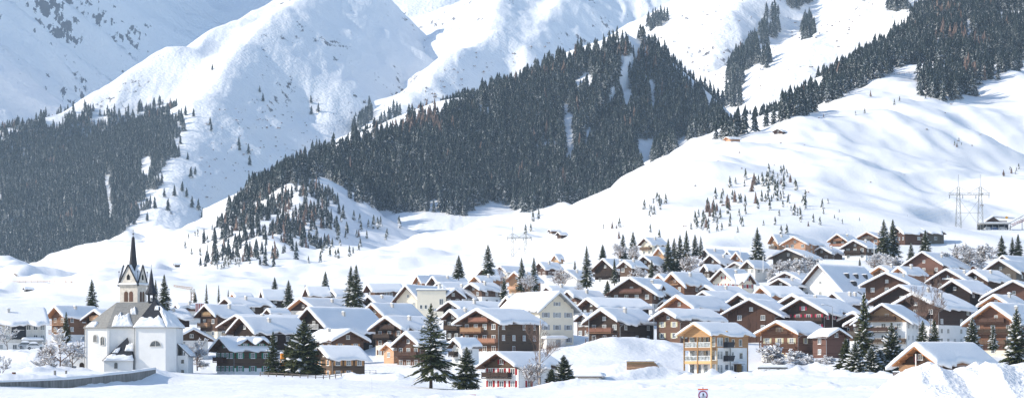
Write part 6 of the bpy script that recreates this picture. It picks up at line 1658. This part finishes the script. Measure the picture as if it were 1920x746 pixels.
def street_lamp(px, pt, pb, D, label, arm=-2.2):
    b = P(px, pb, D); h = (pb - pt) * D / F
    root = empty('street_lamp', b, 0, label, 'street lamp', 'street lamps of the village')
    m = MB(); m.cyl((0, 0, -2), (0, 0, h), .09, .06, n=6); m.build('pole', M_METAL, root)
    m = MB(); m.cyl((0, 0, h), (arm * .6, 0, h + .45), .05, n=5); m.cyl((arm * .6, 0, h + .45), (arm, 0, h + .5), .05, n=5); m.build('arm', M_METAL, root)
    m = MB(); m.box(arm - .35, arm + .25, -.14, .14, h + .40, h + .52); m.build('lamp_head', M_METAL, root)
    snow_slab('lamp_snow', root, arm - .35, arm + .25, -.16, .16, h + .525, .2, 1)
street_lamp(1561, 575, 612, 536, 'curved street lamp before the red shuttered side of the dark chalet')
street_lamp(1104, 588, 634, 520, 'straight street lamp between the tall cream house and the dark chalet', -.8)
street_lamp(1226, 593, 618, 520, 'small lamp with a snow cap left of the old farmhouse', -.5)
# fences
def fence(name, pts, h, label, mat, rails=2, posts=8, r=.05, pr=.07, cat='fence'):
    a = dense(pts, max(posts, len(pts)))
    root = empty(name, a[0], 0, label, cat); o = Vector(a[0])
    for k in range(rails):
        m = MB()
        for p, q in zip(a[:-1], a[1:]): m.cyl(Vector(p) - o + Vector((0, 0, h * (k + 1) / rails)), Vector(q) - o + Vector((0, 0, h * (k + 1) / rails)), r, n=4)
        m.build('rail', mat, root)
    for p in a: m = MB(); m.cyl(Vector(p) - o + Vector((0, 0, -.6)), Vector(p) - o + Vector((0, 0, h + .1)), pr, n=5); m.build('fence_post', mat, root)
    return root
G = lambda px, D: (float((px-960)*D/F), float(D), float(_bl(Z, px, D)))
fence('meadow_fence', [G(488,462),G(530,458),G(570,455),G(610,458),G(640,464)], .7, 'low weathered rail fence around the three firs in the meadow', WOOD['grey'], 2, 12, .07, .1)
fence('garden_fence', [G(628,520),G(660,512),G(705,508)], .9, 'thin garden fence half buried right of the small brown cottage', M_TRIM, 2, 9, .03, .05)
fence('terrace_fence', [G(1098,520),G(1130,522),G(1160,524)], 1.0, 'dark fence under the black-brown chalet on the mound', M_TRIM, 3, 9, .06, .08)
for pts, lab in (([(1655,131),(1690,124),(1725,121),(1756,119)], 'upper snow barrier line on the high right slope'), ([(1640,149),(1680,142),(1720,138),(1756,134)], 'lower snow barrier line on the high right slope'), ([(0,531),(40,531),(90,530),(135,531)], 'orange netting fence line by the barns on the left slope')):
    ww = [unproject(x, y, 900) for x, y in pts]; ww = [w for w in ww if w is not None]
    if len(ww) > 1: fence('snow_fence', [tuple(w) for w in ww], 1.0 if 'orange' in lab else 1.6, lab, WOOD['tan'] if 'orange' in lab else M_TRIM, 2, 14, .14, .1)
# red striped screen
b = P(367, 581, 672); rs = empty('striped_fence', b, R(12), 'tall red and white striped screen behind the pale balcony chalet', 'fence')
for i in range(6):
    m = MB(); m.box(i * .5, i * .5 + .24, 0, .08, -.5, 1.9); m.build('red_slat', SHUT['red'], rs)
m = MB(); m.box(-.1, 3.2, .081, .14, -.5, 2.0); m.build('backing', M_FRAME, rs)
# lattice work: pylons, cranes, lift
def lattice(m, p0, p1, w0, w1, n, r):
    p0, p1 = Vector(p0), Vector(p1); d = (p1 - p0); dn = d.normalized(); a = dn.cross(Vector((0, 1, 0)));
    if a.length < .1: a = dn.cross(Vector((1, 0, 0)))
    a.normalize(); b = dn.cross(a)
    def c(i, k):
        w = w0 + (w1 - w0) * i / n; s = [(1, 1), (1, -1), (-1, -1), (-1, 1)][k % 4]
        return p0 + d * (i / n) + (a * s[0] + b * s[1]) * w / 2
    for k in range(4): m.cyl(c(0, k), c(n, k), r, n=4, caps=False)
    for i in range(n):
        for k in range(4): m.cyl(c(i, k) if i % 2 else c(i, k + 1), c(i + 1, k + 1) if i % 2 else c(i + 1, k), r * .7, n=3, caps=False)
M_PYL = plain_mat('galvanised_steel', (.26, .26, .23), .1, 1.0, .5, .4, .3)
ATT = {}
def pylon(key, pxa, pxb, pt, pb, D, label, r=.10, pb2=None):
    A = P(pxa, pb, D); B = P(pxb, pb2 or pb, D); h = (pb - pt) * D / F; c = (A + B) / 2; gap = (B.x - A.x)
    root = empty('pylon', c, 0, label, 'pylon', 'lattice power pylons')
    for s in (-1, 1):
        x = s * gap / 2; z0 = (A.z if s < 0 else B.z) - c.z
        m = MB(); lattice(m, (x, 0, z0 - 1), (x, 0, h * .80), h * .10, h * .035, 9, r); m.cyl((x, 0, h * .80), (x, 0, h), r, n=4); m.build('mast', M_PYL, root)
    m = MB(); lattice(m, (-gap * .95, 0, h * .68), (gap * .95, 0, h * .68), h * .03, h * .03, 14, r * .8)
    m.build('crossarm', M_PYL, root)
    m = MB(); m.cyl((-gap/2, 0, h * .80), (-gap * .95, 0, h * .69), r, n=4); m.cyl((gap/2, 0, h * .80), (gap * .95, 0, h * .69), r, n=4); m.cyl((-gap/2, 0, h*.8), (0, 0, h*.70), r, n=4); m.cyl((gap/2, 0, h*.8), (0, 0, h*.70), r, n=4)
    m.cyl((-gap/2, 0, h * .62), (gap * .5, 0, h * .15), r * .8, n=4); m.cyl((gap/2, 0, h * .62), (-gap * .5, 0, h * .15), r * .8, n=4); m.cyl((-gap/2, 0, h * .38), (gap/2, 0, h * .38), r, n=4)
    m.build('bracing', M_PYL, root)
    pts = []
    for q in (-.9, -.3, .3, .9):
        m = MB(); m.cyl((gap * q, 0, h * .67), (gap * q, 0, h * .61), .16, n=5); m.build('insulator', M_SLATE, root)
        pts.append(c + Vector((gap * q, 0, h * .61)))
    ATT[key] = pts
pylon('r', 1797, 1838, 327, 443, 1150, 'tallest lattice pylon, standing on the right slope before the carport', .10)
pylon('c', 961, 986, 424, 492, 1150, 'lattice pylon in the middle of the picture above the village', .11)
pylon('l', 609, 637, 344, 394, 2000, 'lattice pylon on the white shoulder of the spur', .13, 386)
pylon('u', 520, 536, 312, 348, 2250, 'leftmost lattice pylon on the wooded crest of the spur', .14)
pylon('v', 558, 576, 302, 344, 2180, 'lattice pylon by the white clearing on the spur crest', .14)
M_CABLE = plain_mat('bright_cable', (.70, .68, .62), .05)
def cable(a, b, sag, r, label, group):
    m = MB(); n = 26; P0 = None
    for i in range(n + 1):
        t = i / n; p = a.lerp(b, t) - Vector((0, 0, 4 * sag * t * (1 - t))); 
        if P0 is not None: m.cyl(P0, p, r, n=4, caps=False)
        P0 = p
    tag(m.build('power_line', M_CABLE), label, 'power line', group)
for a, b, s, r, lab in (('l', 'c', 42, .11, 'power line sagging from the shoulder pylon to the middle pylon'), ('c', 'r', 15, .08, 'power line sagging from the middle pylon to the tall right pylon'), ('v', 'l', 8, .12, 'power line between the clearing pylon and the shoulder pylon'), ('u', 'v', 3, .12, 'power line between the two crest pylons')):
    for nm, (p, q) in list(zip(('leftmost', 'second', 'third', 'rightmost'), zip(ATT[a], ATT[b])))[::(1 if s > 10 else 3)]: cable(p, q, s, r, nm + ' ' + lab, lab)
def crane(px, pt, pb, D, jib, label, r=.12):
    b = P(px, pb, D); h = (pb - pt) * D / F; root = empty('crane', b, 0, label, 'crane'); mt = WOOD['tan']
    m = MB(); lattice(m, (0, 0, -3), (0, 0, h), 1.1, 1.0, 8, r); m.build('mast', mt, root)
    m = MB(); lattice(m, (0, 0, h), (jib, 0, h + 1.0), .8, .5, 8, r * .8); m.build('jib', mt, root)
    m = MB(); m.box(-.8, .8, -.8, .8, h - 1.2, h - .2); m.build('cab', M_OLDWHITE, root)
crane(361, 541, 572, 790, -6.5, 'tan construction crane with a short jib beside the slim firs')
crane(32, 516, 534, 1500, -2.0, 'small orange crane by the fence line on the left slope', .15)
# vehicles
def car(loc, rz, paint, label, group, snow=.25):
    root = empty('parked_car', loc, rz, label, 'car', group)
    m = MB(); m.prism([(-2.1, .35), (2.1, .35), (2.15, .75), (1.9, .95), (1.1, 1.0), (.55, 1.45), (-1.3, 1.48), (-1.95, 1.0), (-2.15, .8)], -.85, .85)
    body = m.build('body', paint, root)
    m = MB(); m.prism([(.98, 1.02), (.5, 1.38), (-1.2, 1.40), (-1.75, 1.02)], -.862, .862); m.build('side_windows', M_GLASS, root)
    for x in (-1.35, 1.35):
        for y in (-.86, .86):
            m = MB(); m.cyl((x, y - .1, .33), (x, y + .1, .33), .33, n=12); w = m.build('wheel', M_DARK, root)
            m = MB(); m.cyl((x, y - .11, .33), (x, y + .11, .33), .17, n=8); m.build('rim', M_METAL, w)
    for y in (-.6, .6): m = MB(); m.box(2.08, 2.17, y - .18, y + .18, .62, .78); m.build('headlight', M_FRAME, root)
    snow_slab('roof_snow', body, -1.35, .6, -.8, .8, 1.47, snow, 3); snow_slab('bonnet_snow', body, 1.0, 1.95, -.78, .78, .97, snow * .6, 4)
    return root
PC = {k: plain_mat(k + '_car_paint', c, .03, .5, .3, .6) for k, c in (('white', (.7, .7, .7)), ('silver', (.35, .37, .40)), ('blue', (.10, .17, .36)))}
def gz(px, D): return Vector(G(px, D))
for px, pb, D, c, lab in ((50, 653, 560, 'silver', 'silver car under snow, left of two by the guest house porch'), (66, 655, 552, 'white', 'white car, right of two by the guest house porch')):
    car(P(px, pb, D), R(12), PC[c], lab, 'cars by the guest house', .4)
b0 = P(1838, 431, 1150)
cp = empty('carport', b0, 0, 'long flat-roofed carport sheltering parked cars on the upper right terrace', 'carport')
s_ = 1150 / F
m = MB(); m.box(0, 58 * s_, 0, 7, 3.1, 3.5); rf = m.build('roof', M_OLDWHITE, cp); snow_slab('roof_snow', rf, -.3, 58 * s_, -.3, 7, 3.51, .5, 6)
m = MB(); m.box(0, 58 * s_, 6.5, 6.9, -2, 3.09); m.build('back_wall', M_SLATE, cp)
for i in range(6): m = MB(); m.box(i * 3.0 + .1, i * 3.0 + .3, .1, .3, -3, 3.09); m.build('post', M_METAL, cp)
m = MB(); m.box(5, 56 * s_, 7.2, 12, 0, 5.0); m.prism([(5, 5.01), (11, 5.01), (8, 7.0)], 7.15, 12); m.build('shed_wall', WOOD['red'], cp)
m = MB(); m.prism([(4.4, 4.9), (8, 7.1), (8, 7.7), (4.4, 5.5)], 6.6, 12.5); m.prism([(8, 7.1), (19, 6.2), (19, 6.8), (8, 7.7)], 6.6, 12.5); m.build('shed_snow', M_SNOW_ROOF, cp)
m = MB(); m.cyl((14.5, 6.55, 6.6), (14.5, 6.45, 6.6), .7, n=14); m.build('round_badge', plain_mat('badge_yellow', (.75, .38, .05), .1), cp)
m = MB(); m.box(0, 58 * s_, -1, 8, -5, 0); m.build('terrace_base', M_SNOW_GROUND, cp)
for i, (px, c, lab) in enumerate(((1855, 'white', 'white car, leftmost under the carport roof'), (1866, 'blue', 'blue car in the middle under the carport roof'), (1881, 'white', 'white car, rightmost under the carport roof'))):
    q = P(px, 431, 1150); car(Vector((q.x, 1152, q.z + .02)), R(15), PC[c], lab, 'cars under the carport', .15)
lg = empty('lift_gantry', P(1890, 428, 1145), 0, 'grey and red steel lift gantry rising to the right edge beside the carport', 'lift')
m = MB(); lattice(m, (0, 0, 1), (14, 0, 8.5), 2.2, 2.2, 10, .13); m.build('truss', M_METAL, lg)
m = MB(); lattice(m, (2, .4, 1.5), (11, .4, 5.5), 1.0, 1.0, 8, .12); m.build('red_frame', SHUT['red'], lg)
for x in (1, 7, 13): m = MB(); m.cyl((x, 0, -4), (x, 0, 1 + x * .5), .2, n=6); m.build('support', M_METAL, lg)
# buried car, log bank, crate, container, red board
sc_ = gz(1222, 470); q = car(sc_ + Vector((0, 0, .1)), R(8), PC['white'], 'car buried under a thick snow cap on the slope left of the larch-clad house', None, .7)
b0 = P(1175, 687, 447)
lb = empty('log_bank', b0, R(3), 'tan log retaining bank on the snow slope left of the larch-clad house', 'retaining wall')
for i in range(5): m = MB(); m.cyl((0, 0, i * .32 - .4), (6.6 - .3 * i, 0, i * .32 - .4), .17, n=8); m.build('log', WOOD['tan'], lb)
snow_slab('log_snow', lb, -.3, 5.8, -.4, .8, 1.05, .3, 4)
cr = empty('wooden_crate', P(1681, 708, 345), R(-10), 'slatted brown crate on the snow left of the log cabin', 'crate')
for i in range(4):
    m = MB(); m.box(-.55, .55, -.3, -.26, .05 + i * .2, .2 + i * .2); m.build('slat', M_TRIM, cr)
for x in (-.5, 0, .5): m = MB(); m.box(x - .05, x + .05, -.25, .3, -.4, .85); m.build('upright', WOOD['brown'], cr)
snow_slab('crate_snow', cr, -.58, .58, -.32, .32, .86, .2, 7)
oc = empty('container', P(527, 678, 535), R(10), 'bright orange container glimpsed between the firs by the cottage', 'container')
m = MB(); m.box(0, 3.6, 0, 2.2, -2, 2.0); m.build('body', plain_mat('orange_paint', (.80, .30, .03), .08), oc)
for i in range(7): m = MB(); m.box(.2 + i * .5, .3 + i * .5, -.05, -.002, 0, 1.9); m.build('rib', plain_mat('orange_rib', (.72, .26, .03), .08) if i == 0 else bpy.data.materials['orange_rib'], oc)
snow_slab('container_snow', oc, -.1, 3.7, -.1, 2.3, 2.005, .4, 3)
rb = empty('road_barrier', P(886, 746, 300), 0, 'pale red barrier board sticking out of the meadow snow', 'barrier')
m = MB(); m.box(-.45, .45, -.03, .03, .1, .5); m.build('board', plain_mat('faded_red', (.62, .20, .16), .2), rb)
for x in (-.4, .4): m = MB(); m.cyl((x, .06, -.8), (x, .06, .45), .04, n=5); m.build('leg', M_METAL, rb)
# low stone wall next to the larch-clad house
g1, g2 = P(1421, 700, 468), P(1450, 698, 476)
sw = empty('garden_wall', g1, 0, 'grey stone garden wall between larch-clad house and honey chalet', 'wall'); sw['kind'] = 'thing'
m = MB(); m.box(0, (g2.x - g1.x) + 2, 0, .5, -2, 1.3); m.build('stones', M_CONC, sw); snow_slab('wall_snow', sw, -.1, g2.x - g1.x + 2.1, -.2, .7, 1.305, .5, 5)
# ------------------------------------------------------------------ the winter air over the valley
zmx = max(float(s.Z.max()) for s in (spur, left_mtn, mid_mtn, right_mtn, far_mtn)) + 60
m = MB(); m.box(-4200, 4200, -300, 9300, -60, zmx)
mh = bpy.data.materials.new('air'); mh.use_nodes = True
nt = mh.node_tree
for n in list(nt.nodes): nt.nodes.remove(n)
pv = nt.nodes.new('ShaderNodeVolumePrincipled'); mo = nt.nodes.new('ShaderNodeOutputMaterial')
pv.inputs['Color'].default_value = (0.60, 0.80, 1.0, 1)
pv.inputs['Density'].default_value = 0.00004
pv.inputs['Anisotropy'].default_value = 0.0
nt.links.new(pv.outputs[0], mo.inputs['Volume'])
tag(m.build('haze', mh), kind='stuff')
# ------------------------------------------------------------------ the snow sheet itself, fitted to everything that stands on it
V = np.stack([WX, WY, Z], -1).reshape(-1, 3)
snow_ground = tag(obj('ground', np_mesh('ground', V, grid_faces(len(GX), len(GD)), M_SNOW_GROUND, True)), kind='structure')
